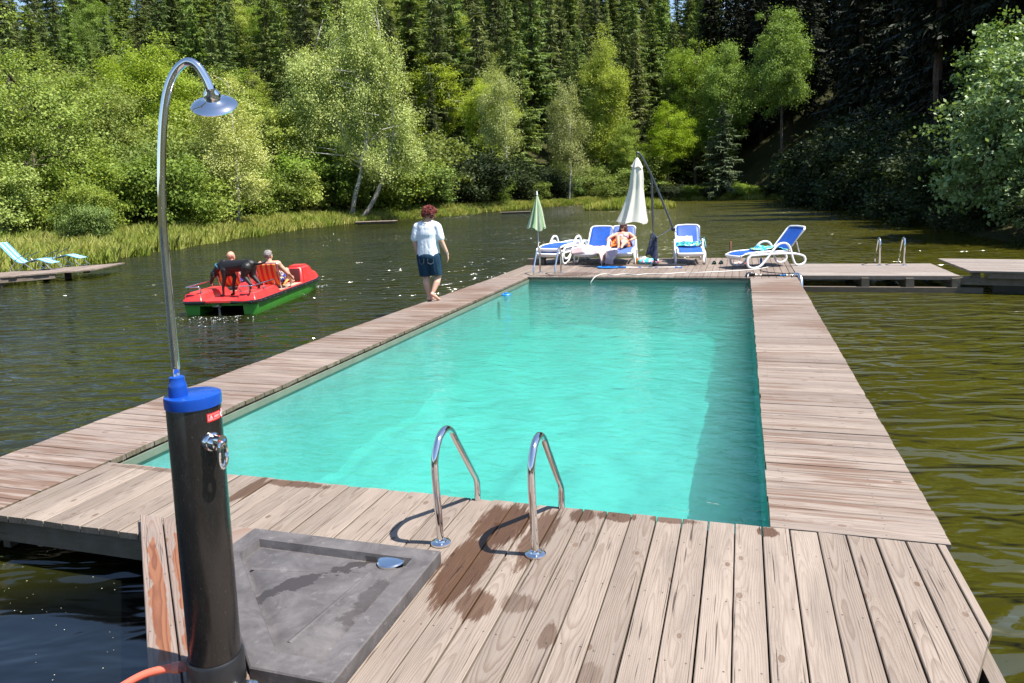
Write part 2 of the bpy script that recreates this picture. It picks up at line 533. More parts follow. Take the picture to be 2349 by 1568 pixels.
def m_pool_water():
    t = NT('pool_water')
    P = t.pos()
    h1 = t.noise(t.mapping(P, (1.0, 1.25, 1)), 1.5, 2, 0.5, 0.9)
    h2 = t.noise(t.mapping(P, (1.0, 1.4, 1), (0, 0, 0.5)), 5.5, 3, 0.55, 0.8)
    h = t.math('ADD', t.math('MULTIPLY', h1, 0.022), t.math('MULTIPLY', h2, 0.014))
    nr = t.bump(h, 1.0, 1.0)
    tp = t.n('BsdfTransparent'); t.set(tp.inputs['Color'], (0.985, 1.0, 0.995, 1))
    gl = t.n('BsdfGlossy'); gl.inputs['Roughness'].default_value = 0.008; t.set(gl.inputs['Normal'], nr)
    fr = t.n('Fresnel'); fr.inputs['IOR'].default_value = 1.36; t.set(fr.inputs['Normal'], nr)
    mx = t.n('MixShader')
    t.t.links.new(fr.outputs[0], mx.inputs[0]); t.t.links.new(tp.outputs[0], mx.inputs[1]); t.t.links.new(gl.outputs[0], mx.inputs[2])
    vs = t.n('VolumeScatter'); vs.inputs['Color'].default_value = (0.55, 0.92, 0.90, 1); vs.inputs['Density'].default_value = 0.22; vs.inputs['Anisotropy'].default_value = 0.25
    va = t.n('VolumeAbsorption'); va.inputs['Color'].default_value = (0.02, 0.86, 0.78, 1); va.inputs['Density'].default_value = 0.40
    ad = t.n('AddShader'); t.t.links.new(vs.outputs[0], ad.inputs[0]); t.t.links.new(va.outputs[0], ad.inputs[1])
    return t.done(mx.outputs[0], ad.outputs[0])

def m_liner():
    t = NT('pool_liner')
    P = t.pos()
    n = t.noise(t.mapping(P, (1, 0.8, 1)), 0.8, 4, 0.6, 1.2)
    n2 = t.noise(t.mapping(P, (1.3, 1.0, 1)), 3.2, 4, 0.65, 1.5)
    c = t.mix(t.maprange(n, 0.3, 0.7), (0.085, 0.30, 0.295), (0.16, 0.43, 0.42))
    c = t.mix(t.maprange(n2, 0.45, 0.75, 0.0, 0.35), c, (0.23, 0.49, 0.47))
    return t.done(t.pbr(c, 0.7, 0, 0.1))

def m_terrain():
    t = NT('forest_ground')
    P = t.pos()
    n = t.noise(P, 0.35, 5, 0.65)
    n2 = t.noise(P, 2.5, 5, 0.7)
    c = t.mix(t.maprange(n, 0.35, 0.65), (0.022, 0.028, 0.009), (0.05, 0.052, 0.016))
    c = t.mix(t.maprange(n2, 0.45, 0.7, 0, 0.7), c, (0.055, 0.040, 0.022))
    return t.done(t.pbr(c, 0.95, 0, 0.1, t.bump(n2, 0.8, 0.15)))

def m_blade():
    t = NT('grass_blades')
    isl = t.n('NewGeometry').outputs['Random Per Island']
    P = t.pos()
    patch = t.noise(P, 0.33, 3, 0.6)
    a = t.mix(isl, (0.19, 0.26, 0.035), (0.34, 0.40, 0.075))
    b = t.mix(isl, (0.30, 0.35, 0.05), (0.54, 0.50, 0.18))
    c = t.mix(t.maprange(patch, 0.38, 0.62), a, b)
    p = t.pbr(c, 0.55, 0, 0.25)
    tr = t.n('BsdfTranslucent'); t.set(tr.inputs['Color'], t.mix(1.0, c, (1, 1, 0.5), 'MULTIPLY'))
    mx = t.n('MixShader'); mx.inputs[0].default_value = 0.35
    t.t.links.new(p, mx.inputs[1]); t.t.links.new(tr.outputs[0], mx.inputs[2])
    return t.done(mx.outputs[0])

def m_stripes(name, cols, period, axis=0, attr=False, rough=0.8, trans=0.0, offs=0.0):
    """woven stripes along one object axis; cols: list of (width fraction, colour)"""
    t = NT(name)
    v = t.coord('Object') if not attr else t.n('Attribute', attribute_name='cloth').outputs['Vector']
    x = t.sep(v)[axis]
    f = t.math('FRACT', t.math('ADD', t.math('DIVIDE', x, period), offs))
    acc = 0.0; stops = []
    for w, c in cols:
        stops.append((acc, c)); acc += w
    c = t.ramp(f, stops, 'CONSTANT')
    n = t.noise(v, 40, 3)
    c = t.mix(t.maprange(n, 0.3, 0.7, 0.0, 0.18), c, (0.5, 0.45, 0.4))
    p = t.pbr(c, rough, 0, 0.2)
    if trans:
        tr = t.n('BsdfTranslucent'); t.set(tr.inputs['Color'], c)
        mx = t.n('MixShader'); mx.inputs[0].default_value = trans
        t.t.links.new(p, mx.inputs[1]); t.t.links.new(tr.outputs[0], mx.inputs[2]); p = mx.outputs[0]
    return t.done(p)

def m_print(name, base, spots, scale=9.0, rough=0.85):
    """patterned cloth: blotches of the given colours"""
    t = NT(name)
    v = t.coord('Object')
    c = base
    k = 0
    for thr, colr in spots:
        n = t.noise(t.mapping(v, (1, 1, 1), (0, 0, k), (k * 3.1, k * 1.7, 0)), scale * (1 + 0.25 * k), 2, 0.5, 0.8)
        c = t.mix(t.maprange(n, thr, thr + 0.03), c, colr)
        k += 1
    return t.done(t.pbr(c, rough, 0, 0.15))

def m_chrome(name, rough=0.06, tint=(0.78, 0.78, 0.79)):
    t = NT(name)
    v = t.coord('Object')
    r = t.maprange(t.noise(v, 30, 4, 0.7), 0.35, 0.75, rough * 0.5, rough * 2.2)
    return t.done(t.pbr(tint, r, 1.0, 0.5))

WET = [(-1.33, 3.86, 0.15, 0.30, 0.95), (-1.37, 3.36, 0.12, 0.40, 0.95), (-1.20, 3.04, 0.09, 0.14, 0.85), (-1.09, 3.78, 0.08, 0.36, 0.85),
       (-0.90, 4.10, 0.08, 0.10, 0.85), (-0.70, 4.13, 0.12, 0.07, 0.85), (-1.00, 3.10, 0.09, 0.08, 0.5), (-0.38, 4.15, 0.14, 0.04, 0.75), (-0.80, 2.88, 0.04, 0.09, 0.65),
       (-3.15, 3.97, 0.06, 0.24, 0.85), (-2.9, 4.13, 0.25, 0.05, 0.8), (0.14, 4.12, 0.06, 0.06, 0.9), (-4.1, 4.14, 0.4, 0.03, 0.5), (-0.58, 2.66, 0.05, 0.10, 0.4)]
M = {}
M['deck_near'] = m_wood('near_deck_boards', (0.2974, 0.2439, 0.2012), (0.1099, 0.0719, 0.0496), wet=WET, edge_moss=0.5, rings=120)
M['walk'] = m_wood('walkway_boards', (0.3024, 0.2426, 0.2062), (0.1260, 0.0795, 0.0573), streak=1.0, edge_moss=0.75, rings=80)
M['walk_right'] = m_wood('right_walkway_boards', (0.2972, 0.2431, 0.2059), (0.1189, 0.0779, 0.0537), streak=0.8, edge_moss=0.5, rings=80)
M['deck_far'] = m_wood('far_deck_boards', (0.2604, 0.2091, 0.1743), (0.1680, 0.1148, 0.0830), wet=[(-3.9, 15.95, 0.55, 0.16, 0.8), (-2.5, 15.8, 0.9, 0.07, 0.7), (-0.7, 15.85, 0.9, 0.1, 0.7), (-3.6, 16.35, 0.5, 0.3, 0.6)], edge_moss=0.4)
M['jetty'] = m_wood('jetty_boards', (0.3024, 0.2624, 0.2324), (0.1848, 0.1312, 0.0996), streak=0.15, edge_moss=0.3)
M['old_wood'] = m_wood('old_jetty_boards', (0.30, 0.24, 0.20), (0.13, 0.09, 0.07), streak=0.4, edge_moss=0.4)
M['beam'] = m_wood('weathered_beam', (0.20, 0.165, 0.135), (0.10, 0.075, 0.055), nails=False, edge_moss=0.5)
M['board'] = m_wood('shower_boards', (0.2840, 0.2275, 0.1955), (0.1585, 0.0810, 0.0459),
                    wet_uv=(-.26, 1.02, .040, .95), nails=True)
M['lake'] = m_lake()
M['pool'] = m_pool_water()
M['liner'] = m_liner()
M['coping'] = m_plain('pool_liner_edge', (0.13, 0.16, 0.12), 0.5)
M['terrain'] = m_terrain()
M['blade'] = m_blade()
M['spruce'] = m_leaf('spruce_needles', (0.0854, 0.1395, 0.0339), (0.2163, 0.2722, 0.0702), trans=0.3, rough=0.6, vary=0.7, tcol=(1, 1, 0.5))
M['spruce_mid'] = m_leaf('pale_spruce_needles', (0.09, 0.12, 0.045), (0.20, 0.22, 0.085), trans=0.3, rough=0.6, vary=0.6, tcol=(1, 1, 0.5))
M['spruce_shade'] = m_leaf('shade_toned_spruce_needles', (0.012, 0.018, 0.008), (0.022, 0.028, 0.012), trans=0.08, rough=0.6, vary=0.5)  # needle colour darkened to stand for the shade over the right shore
M['spruce_light'] = m_leaf('young_spruce_needles', (0.07, 0.10, 0.05), (0.13, 0.165, 0.085), trans=0.2, rough=0.6, vary=0.3)
M['willow'] = m_leaf('willow_leaves', (0.1894, 0.2636, 0.0435), (0.3789, 0.4438, 0.1014), trans=0.36)
M['alder'] = m_leaf('alder_leaves', (0.1353, 0.2151, 0.0319), (0.2841, 0.3606, 0.0651), trans=0.36)
M['ash'] = m_leaf('ash_leaves', (0.2165, 0.3190, 0.0260), (0.3924, 0.4855, 0.0580), trans=0.42)
M['birch'] = m_leaf('birch_leaves', (0.2789, 0.3274, 0.0906), (0.5268, 0.5612, 0.2263), trans=0.34)
M['shrub'] = m_leaf('shrub_leaves', (0.1015, 0.1663, 0.0290), (0.2300, 0.3051, 0.0580), trans=0.3)
M['shade_shrub'] = m_leaf('shade_toned_shrub_leaves', (0.018, 0.032, 0.010), (0.045, 0.065, 0.020), trans=0.2)  # shrub leaves again, with the shade of the wood edge put into the colour
M['gloss_leaf'] = m_leaf('glossy_shore_leaves', (0.1184, 0.1992, 0.0465), (0.2894, 0.3983, 0.1328), trans=0.26, rough=0.42, spec=0.4)
M['bark'] = m_bark('grey_bark', (0.16, 0.13, 0.10), (0.05, 0.038, 0.03))
M['spruce_bark'] = m_bark('spruce_bark', (0.13, 0.09, 0.065), (0.045, 0.03, 0.022))
M['birch_bark'] = m_bark('birch_bark', (0.60, 0.57, 0.52), (0.07, 0.055, 0.045), birch=True)
M['dead'] = m_bark('dead_wood', (0.30, 0.27, 0.24), (0.14, 0.12, 0.10))
M['chrome'] = m_chrome('polished_steel', 0.05)
M['galv'] = m_chrome('brushed_metal', 0.22, (0.62, 0.63, 0.65))
M['white'] = m_plain('white_resin', (0.78, 0.78, 0.79), 0.35, nvar=0.04)
M['blue_sling'] = m_plain('blue_sling_fabric', (0.008, 0.072, 0.36), 0.55, nvar=0.18, bump=0.3, bscale=300)
M['blue_faded'] = m_plain('faded_blue_sling', (0.07, 0.13, 0.36), 0.6, nvar=0.35, nscale=9)
M['blue_cap'] = m_plain('blue_plastic', (0.006, 0.055, 0.33), 0.22, nvar=0.06)
M['blue_light'] = m_plain('bright_blue_plastic', (0.015, 0.20, 0.62), 0.35)
M['dark_plastic'] = m_plain('dark_plastic', (0.012, 0.012, 0.013), 0.35)
M['dark_metal'] = m_plain('anthracite_metal', (0.075, 0.085, 0.095), 0.35, 0.4)
# ---------------------------------------------------------------- setting: lake, land, pool and decks
LAKE_Z = -0.32
SHORE = [(34, -60), (32, -10), (24, 4), (15, 13), (10.6, 18), (8.6, 24), (8.0, 31), (9.0, 44), (9.8, 60), (8.6, 76), (7.4, 92), (5.2, 101.5), (0, 104), (-6, 107),
         (-13.5, 111), (-17.5, 106), (-21.5, 98), (-25.5, 88), (-26.8, 80), (-27.2, 66), (-31.2, 55.6), (-30.8, 46), (-29.2, 39.2), (-27.0, 30), (-25.2, 24.6),
         (-23.6, 20.2), (-22.6, 16.6), (-24, 12), (-30, 4), (-60, -8), (-60, -60)]
def shore_dist(X, Y):
    """signed distance to the shoreline: positive on land"""
    X = np.asarray(X, float); Y = np.asarray(Y, float)
    d = np.full(X.shape, 1e9); ins = np.zeros(X.shape, bool)
    n = len(SHORE)
    for i in range(n):
        ax, ay = SHORE[i]; bx, by = SHORE[(i + 1) % n]
        vx, vy = bx - ax, by - ay
        t = np.clip(((X - ax) * vx + (Y - ay) * vy) / (vx * vx + vy * vy), 0, 1)
        d = np.minimum(d, np.hypot(X - ax - t * vx, Y - ay - t * vy))
        c = (ay > Y) != (by > Y)
        xi = (bx - ax) * (Y - ay) / ((by - ay) if by != ay else 1e-9) + ax
        ins ^= c & (X < xi)
    return np.where(ins, -d, d)
# the valley side: foot of the slope, steepness and crest height for each bearing (degrees left of +Y)
HB = np.array([-40, -18, -6, 2, 10, 17, 24, 30, 36, 42, 48, 54, 62, 80])
HF = np.array([70, 75, 95, 128, 126, 112, 104, 106, 115, 128, 140, 150, 150, 150], float)
HS = np.array([.3, .35, .4, .45, .5, .5, .5, .5, .5, .5, .5, .5, .48, .45])
HC = np.array([30, 30, 34, 44, 60, 70, 72, 68, 62, 57, 42, 25, 15, 10], float)
def ground_z(X, Y):
    X = np.asarray(X, float); Y = np.asarray(Y, float)
    d = shore_dist(X, Y)
    b = np.degrees(np.arctan2(-X, Y))
    D = np.hypot(X, Y)
    f = np.interp(b, HB, HF); s = np.interp(b, HB, HS); c = np.interp(b, HB, HC)
    up = np.clip(D - f, 0, None) * s
    up = np.where(up < c, up, c + (up - c) * 0.08)
    bank = np.where(d > 0, -0.28 + 0.55 * (1 - np.exp(-d / 2.2)) + 0.012 * np.clip(d, 0, 60), LAKE_Z + np.clip(d * 0.35, -2.6, 0) - 0.02)
    bump = 0.25 * np.sin(X * 0.21 + 1.3) * np.sin(Y * 0.17) * np.clip(d / 8, 0, 1)
    return bank + np.where(d > 0, up, 0) + bump
def gz(x, y): return float(ground_z(np.array([x]), np.array([y]))[0])

def build_terrain():
    xs = np.concatenate([np.arange(-420, -120, 12), np.arange(-120, 60, 2.4), np.arange(60, 260, 12)])
    ys = np.concatenate([np.arange(-160, 0, 10), np.arange(0, 200, 2.4), np.arange(200, 520, 12)])
    X, Y = np.meshgrid(xs, ys)
    Z = ground_z(X, Y)
    nx, ny = len(xs), len(ys)
    v = np.stack([X, Y, Z], -1).reshape(-1, 3)
    i = np.arange(nx * ny).reshape(ny, nx)
    f = np.stack([i[:-1, :-1], i[:-1, 1:], i[1:, 1:], i[1:, :-1]], -1).reshape(-1, 4)
    me = bpy.data.meshes.new('terrain')
    me.from_pydata(v.tolist(), [], f.tolist())
    me.polygons.foreach_set('use_smooth', np.ones(len(f), bool))
    o = link('terrain', me, M['terrain'])
    tag(o, kind='structure')
build_terrain()

PX0, PX1, PY0, PY1 = -4.56, 0.17, 4.17, 15.70        # pool opening
def build_lake():
    b = MB()
    xs = [-150, PX0 - 0.3, PX1 + 0.3, 60]; ys = [-60, PY0 - 0.3, PY1 + 0.3, 170]
    for i in range(3):
        for j in range(3):
            if i == 1 and j == 1: continue
            b.add([(xs[i], ys[j], LAKE_Z), (xs[i + 1], ys[j], LAKE_Z), (xs[i + 1], ys[j + 1], LAKE_Z), (xs[i], ys[j + 1], LAKE_Z)], [(0, 1, 2, 3)])
    o = b.build('lake_water', M['lake'], recalc=False)
    tag(o, kind='structure')
build_lake()

def build_pool():
    # basin: liner walls, floor shaped wavy to wobble the shadow edge, closed round the outside
    zf, zt = -1.22, -0.109
    nx, ny = 60, 140
    b = MB()
    vs, fs = [], []
    for j in range(ny + 1):
        for i in range(nx + 1):
            x = PX0 - .02 + (PX1 - PX0 + .04) * i / nx; y = PY0 - .02 + (PY1 - PY0 + .04) * j / ny
            z = zf + 0.16 * mnoise.noise((x * 0.9, y * 0.8, 0)) + 0.13 * mnoise.noise((x * 2.0, y * 1.7, 4.0)) + 0.05 * mnoise.noise((x * 4.4, y * 3.8, 8.0))
            vs.append((x, y, z))
    for j in range(ny):
        for i in range(nx):
            a = j * (nx + 1) + i
            fs.append((a, a + 1, a + nx + 2, a + nx + 1))
    b.add(vs, fs, True)
    t = 0.12
    for (x0, x1, y0, y1) in ((PX0 - t, PX0 - .008, PY0 - t, PY1 + t), (PX1 + .008, PX1 + t, PY0 - t, PY1 + t), (PX0 - .008, PX1 + .008, PY0 - t, PY0 - .008), (PX0 - .008, PX1 + .008, PY1 + .008, PY1 + t)):
        b.box(x0, x1, y0, y1, zf - .2, zt)
    o = b.build('pool_basin', M['liner']); tag(o, kind='structure')
    b = MB()                                        # pale liner strip folded over the rim
    for (x0, x1, y0, y1) in ((PX0 - .010, PX0 + .012, PY0, PY1), (PX1 - .012, PX1 + .010, PY0, PY1), (PX0 + .012, PX1 - .012, PY0 - .01, PY0 + .012), (PX0 + .012, PX1 - .012, PY1 - .012, PY1 + .01)):
        b.box(x0, x1, y0, y1, -0.112, -0.055)
    o = b.build('pool_edge', M['coping']); tag(o, kind='structure')
    b = MB()
    b.box(PX0 - .03, PX1 + .03, PY0 - .03, PY1 + .03, -1.36, -0.105)
    o = b.build('pool_water', M['pool']); tag(o, kind='structure')
build_pool()

class Deck:
    """boards laid side by side; keeps a 'wood' attribute (along, across, random) for the grain"""
    def __init__(s): s.v, s.f, s.w = [], [], []
    def plank(s, c, half, a0, a1, b0, b1, along, ztop, th=0.038, jz=0.0015, ch=0.004, O=(0, 0), rot=0.0, base_u=None):
        """c: centre across, half: half width, (a0,a1): ends on the low side, (b0,b1): ends on the high side"""
        rnd = float(rng.random()) * 10; z = ztop + float(rng.normal()) * jz; tilt = float(rng.normal()) * 0.0012
        prof = [(-half, -th), (-half, -ch), (-half + ch, 0), (half - ch, 0), (half, -ch), (half, -th)]
        n0 = len(s.v)
        ca, sa = math.cos(rot), math.sin(rot)
        for e in (0, 1):
            for (p, dz) in prof:
                k = (p + half) / (2 * half)
                u = (a0 + (b0 - a0) * k) if e == 0 else (a1 + (b1 - a1) * k)
                zz = z + dz + tilt * p / half
                x, y = (c + p, u) if along == 'y' else (u, c + p)
                s.v.append((O[0] + x * ca - y * sa, O[1] + x * sa + y * ca, zz))
                s.w.append((u, p + (0.02 if dz < -0.01 else 0) * np.sign(p), rnd))
        m = len(prof)
        for k in range(m):
            s.f.append((n0 + k, n0 + (k + 1) % m, n0 + m + (k + 1) % m, n0 + m + k))
        s.f.append(tuple(n0 + k for k in range(m - 1, -1, -1)))
        s.f.append(tuple(n0 + m + k for k in range(m)))
    def row(s, lo, hi, e0, e1, along, ztop, w=0.139, gap=0.006, th=0.038, jit=0.006, clip=None, **kw):
        p = lo
        while p < hi - 0.03:
            q = min(p + w, hi)
            j0, j1 = float(rng.normal()) * jit * .5, float(rng.normal()) * jit * .5
            a0, a1, b0, b1 = e0 + j0, e1 + j1, e0 + j0, e1 + j1
            if clip: a0, a1, b0, b1 = clip(p, q, a0, a1)
            s.plank((p + q) / 2, (q - p) / 2, a0, a1, b0, b1, along, ztop, th, **kw)
            p = q + gap + float(rng.random()) * 0.003
    def beam(s, x0, x1, y0, y1, z0, z1):
        """a square beam, grain along its longer side"""
        n0 = len(s.v); rnd = float(rng.random()) * 10
        al = (x1 - x0) > (y1 - y0)
        for z in (z0, z1):
            for y in (y0, y1):
                for x in (x0, x1):
                    s.v.append((x, y, z)); s.w.append(((x if al else y), ((y if al else x) - (y0 if al else x0)) + (z - z0), rnd))
        for f in ((0, 2, 3, 1), (4, 5, 7, 6), (0, 1, 5, 4), (2, 6, 7, 3), (0, 4, 6, 2), (1, 3, 7, 5)):
            s.f.append(tuple(n0 + i for i in f))
    def build(s, name, mat, parent=None, loc=None):
        me = bpy.data.meshes.new(name)
        me.from_pydata(s.v, [], s.f)
        a = me.attributes.new('wood', 'FLOAT_VECTOR', 'POINT')
        a.data.foreach_set('vector', np.array(s.w, dtype=np.float32).reshape(-1))
        bm = bmesh.new(); bm.from_mesh(me); bmesh.ops.recalc_face_normals(bm, faces=bm.faces[:]); bm.to_mesh(me); bm.free()
        o = link(name, me, mat, parent)
        if loc: o.location = loc
        return o

def build_decks():
    # near platform, boards along Y; its lakeward corner is cut off
    d = Deck()
    def clip(p, q, a, b):
        f = lambda x: max(a, 3.42 + (x - 1.03) * 2.45) if x > 0.35 else (max(a, min(3.262, 0.03 - x)) if x < -1.2 else a)
        return f(p), b, f(q), b
    d.row(-4.55, 1.03, -1.6, PY0 + 0.012, 'y', 0.0, w=0.1385, clip=clip)
    tag(d.build('near_deck', M['deck_near']), kind='structure')
    d = Deck()
    d.row(2.9, 15.69, -5.52, -4.555, 'x', 0.0, w=0.139, clip=lambda p, q, a, b: ((a + max(0, p - 9) * .028, b - (.015 if p < PY1 else 0), a + max(0, q - 9) * .028, b - (.015 if q < PY1 else 0))))
    tag(d.build('left_walkway', M['walk']), kind='structure')
    d = Deck()
    d.row(PY0 + 0.02, 15.72, 0.158, 1.06, 'x', 0.001, w=0.139)
    tag(d.build('right_walkway', M['walk_right']), kind='structure')
    d = Deck()
    d.row(-5.34, 1.06, 15.695, 19.95, 'y', 0.0, w=0.139)
    tag(d.build('far_deck', M['deck_far']), kind='structure')
    # floor beams and floats below the decks
    b = Deck()
    b.beam(-5.46, -3.2, 3.30, 3.36, -0.19, -0.041)
    b.beam(0.93, 0.99, -1.5, 15.6, -0.19, -0.041)
    b.beam(-5.42, -5.36, 3.37, 15.6, -0.20, -0.042)
    b.beam(-4.66, -4.60, 3.4, 15.6, -0.30, -0.042)
    b.beam(0.20, 0.26, 4.2, 15.7, -0.19, -0.042)
    b.beam(-5.25, 1.0, 19.75, 19.81, -0.22, -0.042); b.beam(-5.28, -5.22, 15.9, 19.7, -0.22, -0.042)
    b.beam(-4.5, 0.14, 15.73, 15.80, -0.19, -0.042)
    b.beam(-4.5, 0.14, 4.06, 4.13, -0.19, -0.042)
    for y in np.arange(3.9, 15.5, 0.85): b.beam(0.262, 0.928, y, y + .06, -0.16, -0.043); b.beam(-5.358, -4.662, y, y + .06, -0.16, -0.043)
    for y in (0.3, 1.4, 2.4): b.beam(-0.3 - max(0.2, y - .4), 0.92, y, y + .06, -0.17, -0.043)
    tag(b.build('deck_frame', M['beam']), kind='structure')
    fl = MB()
    for (x0, x1, y0, y1) in ((-1.2, 0.4, -1.2, 1.0), (0.34, 0.86, 4.6, 15.2), (-5.28, -4.74, 4.6, 15.2), (-4.6, 0.8, 16.3, 19.4)):
        fl.box(x0, x1, y0, y1, -0.6, -0.20)
    tag(fl.build('deck_floats', M['dark_plastic']), kind='structure')
build_decks()
# ---------------------------------------------------------------- vegetation
def rot_quads(C, D, N, L, W):
    """diamond leaves: C base points, D unit directions, N rough normals, L lengths, W widths"""
    D = D / np.linalg.norm(D, axis=1, keepdims=True)
    S = np.cross(D, N); S /= np.linalg.norm(S, axis=1, keepdims=True) + 1e-9
    L = L[:, None]; W = W[:, None]
    return np.stack([C, C + D * L * .45 + S * W * .5, C + D * L, C + D * L * .45 - S * W * .5], 1)

def unit(n, g):
    v = g.normal(size=(n, 3)); return v / np.linalg.norm(v, axis=1, keepdims=True)

def spruce_mesh(seed, h=22.0, rmax=3.0, bare=0.05, dens=1.0, droop=0.45, twig=1.0):
    g = np.random.default_rng(seed)
    Q = []
    step = 0.46 / dens
    z = h * bare
    while z < h * 0.985:
        t = (z / h - bare) / (1 - bare)
        Lm = rmax * (1 - t) ** 0.85 * min(1.0, 0.55 + t * 5) + 0.12
        nb = max(4, int(7 * (0.75 + 0.4 * (1 - t))))
        a0 = g.random() * 6.28
        for k in range(nb):
            a = a0 + 6.283 * k / nb + g.normal() * 0.3
            ph = 1.0 + 0.26 * math.sin(a * 2 + z * .55 + seed) + 0.22 * math.sin(a * 3 - z * 1.1 + seed * 2.1) + 0.14 * math.sin(z * 2.3 + seed)
            L = Lm * (0.5 + 0.55 * g.random()) * ph + .1
            if g.random() < 0.10: L *= 0.35
            z0 = z + g.normal() * 0.30
            up = 0.55 * t - droop * (1 - t) * 0.9
            m = max(3, int(L / 0.18))
            s = (np.arange(m) + g.random(m) * 0.8) / m
            s = s[s > 0.08]
            m = len(s)
            if m == 0: continue
            sag = -droop * 0.28 * L * s ** 1.5 + 0.22 * L * np.clip(s - 0.7, 0, 1) * 0.9
            bx = np.cos(a) * L * s; by = np.sin(a) * L * s; bz = z0 + up * L * s * 0.5 + sag
            B = np.stack([bx, by, bz], 1)
            dirv = np.array([np.cos(a), np.sin(a), up * .4])
            for side in (-1, 1, 0):
                if side == 0:
                    d = np.tile(dirv * 0.35, (m, 1)) + np.stack([g.normal(size=m) * .25, g.normal(size=m) * .25, -0.75 * np.ones(m)], 1)
                    ll = (0.36 + 0.5 * g.random(m)) * twig
                    ww = 0.12 + 0.09 * g.random(m)
                else:
                    pv = np.array([-np.sin(a), np.cos(a), 0]) * side
                    d = dirv * 0.75 + pv * 0.85 + np.stack([g.normal(size=m) * .2, g.normal(size=m) * .2, -0.25 - 0.3 * g.random(m)], 1)
                    ll = (0.30 + 0.42 * (1 - s) * min(1.5, L / 1.6) + 0.18 * g.random(m)) * twig
                    ww = 0.14 + 0.11 * g.random(m)
                N = np.stack([g.normal(size=m) * .5, g.normal(size=m) * .5, np.ones(m)], 1)
                Q.append(rot_quads(B, d, N, ll, ww))
        z += step * (0.8 + 0.4 * g.random())
    n = 30
    zz = h * (0.93 + 0.07 * g.random(n))
    C = np.stack([g.normal(size=n) * .05, g.normal(size=n) * .05, zz], 1)
    Q.append(rot_quads(C, unit(n, g) * .5 + [0, 0, .6], unit(n, g), .3 + .3 * g.random(n), .1 + 0 * zz))
    return quads_mesh('spruce_crown', np.concatenate(Q))

def spruce_trunk(seed, h, bare):
    g = np.random.default_rng(seed + 500)
    b = MB()
    b.tube([(0, 0, -0.6), (0, 0, h * .3), (g.normal() * .05, g.normal() * .05, h * .7), (0, 0, h * .985)], [h * .0135, h * .0105, h * .006, 0.02], 8)
    for k in range(int(10 + 60 * bare)):      # dead lower branches
        z = h * (0.06 + (bare + 0.15) * g.random()); a = g.random() * 6.28; L = 0.5 + 1.5 * g.random()
        b.tube([(0, 0, z), (math.cos(a) * L * .6, math.sin(a) * L * .6, z - .05), (math.cos(a) * L, math.sin(a) * L, z - .25 * L)], [.035, .02, .008], 4)
    o = b.build('trunk', M['spruce_bark'])
    return o

def make_spruce(seed, h, rmax, bare, mat, dens=1.0, droop=.45, twig=1.0, name='spruce_tree'):
    root = empty(name)
    me = spruce_mesh(seed, h, rmax, bare, dens, droop, twig)
    link('crown', me, M[mat], root)
    tr = spruce_trunk(seed, h, bare); tr.parent = root
    return root

def leafy_mesh(seed, blobs, nclu, nleaf, crad, lsize, hang=0.0, mat_up=0.5, shell=0.55, twigs=None):
    """blobs: (x,y,z,rx,ry,rz) crown volumes; returns leaf quads and the cluster centres"""
    g = np.random.default_rng(seed)
    vol = np.array([b[3] * b[4] * b[5] for b in blobs]) ** 0.75
    idx = g.choice(len(blobs), nclu, p=vol / vol.sum())
    Bs = np.array(blobs)[idx]
    u = unit(nclu, g)
    rr = (shell + (1 - shell) * g.random(nclu)) * (1.0 + g.normal(size=nclu) * 0.13 + (g.random(nclu) < .12) * (.12 + .28 * g.random(nclu)))
    CC = Bs[:, :3] + u * Bs[:, 3:6] * rr[:, None]
    Q = []
    for i in range(nclu):
        m = int(nleaf * (0.5 + g.random()))
        cr = crad * (0.6 + 0.8 * g.random())
        out = u[i] * 0.6
        p = g.normal(size=(m, 3)) * cr * [0.5, 0.5, 0.3 + 0.35 * hang]
        if hang > 0: p[:, 2] -= np.abs(g.normal(size=m)) * cr * hang * 1.1
        d = unit(m, g) + out * .5 + [0, 0, -0.1 - hang * 0.8]
        N = unit(m, g) * 0.55 + out * 0.9 + [0, 0, mat_up]
        L = lsize * (0.55 + 0.95 * g.random(m) ** 1.5); W = L * (0.55 + 0.25 * g.random(m))
        Q.append(rot_quads(CC[i] + p, d, N, L, W))
    return np.concatenate(Q), CC

def limbs(b, trunks, CC, r0, g, nl=26, tip=0.012):
    """tapered trunks, then limbs from the trunks to a sample of leaf clusters"""
    for tr in trunks:
        path = smooth_path(tr, 5); n = len(path)
        b.tube(path, [r0 * (1 - 0.82 * i / (n - 1)) for i in range(n)], 9)
    pick = g.choice(len(CC), min(nl, len(CC)), replace=False)
    for i in pick:
        c0 = Vector(CC[i])
        c = c0
        tr = trunks[int(g.integers(len(trunks)))]
        path = smooth_path(tr, 5)
        best = min(path, key=lambda p: (p - c).length + (2.0 if p.z > c.z - 0.25 * (c.xy - p.xy).length else 0) + (3 if p.z < path[-1].z * .25 else 0))
        c = best.lerp(c0, .84)
        mid = best.lerp(c, 0.5) + Vector((g.normal() * .15, g.normal() * .15, 0.10 * (c - best).length))
        rr = r0 * 0.30 * min(1.0, (c - best).length / 3 + .25)
        b.tube([best, mid, c], [rr, rr * .6, tip], 5)

def make_leafy(name, seed, blobs, trunks, r0, leafmat, barkmat, nclu=220, nleaf=55, crad=0.75, lsize=0.2, hang=0.0, nl=26, shell=.55, up=.5):
    root = empty(name)
    Q, CC = leafy_mesh(seed, blobs, nclu, nleaf, crad, lsize, hang, up, shell)
    me = quads_mesh(name + '_crown', Q)
    link('crown', me, M[leafmat], root)
    b = MB()
    limbs(b, trunks, CC, r0, np.random.default_rng(seed + 9), nl)
    b.build('trunk', M[barkmat], root)
    return root

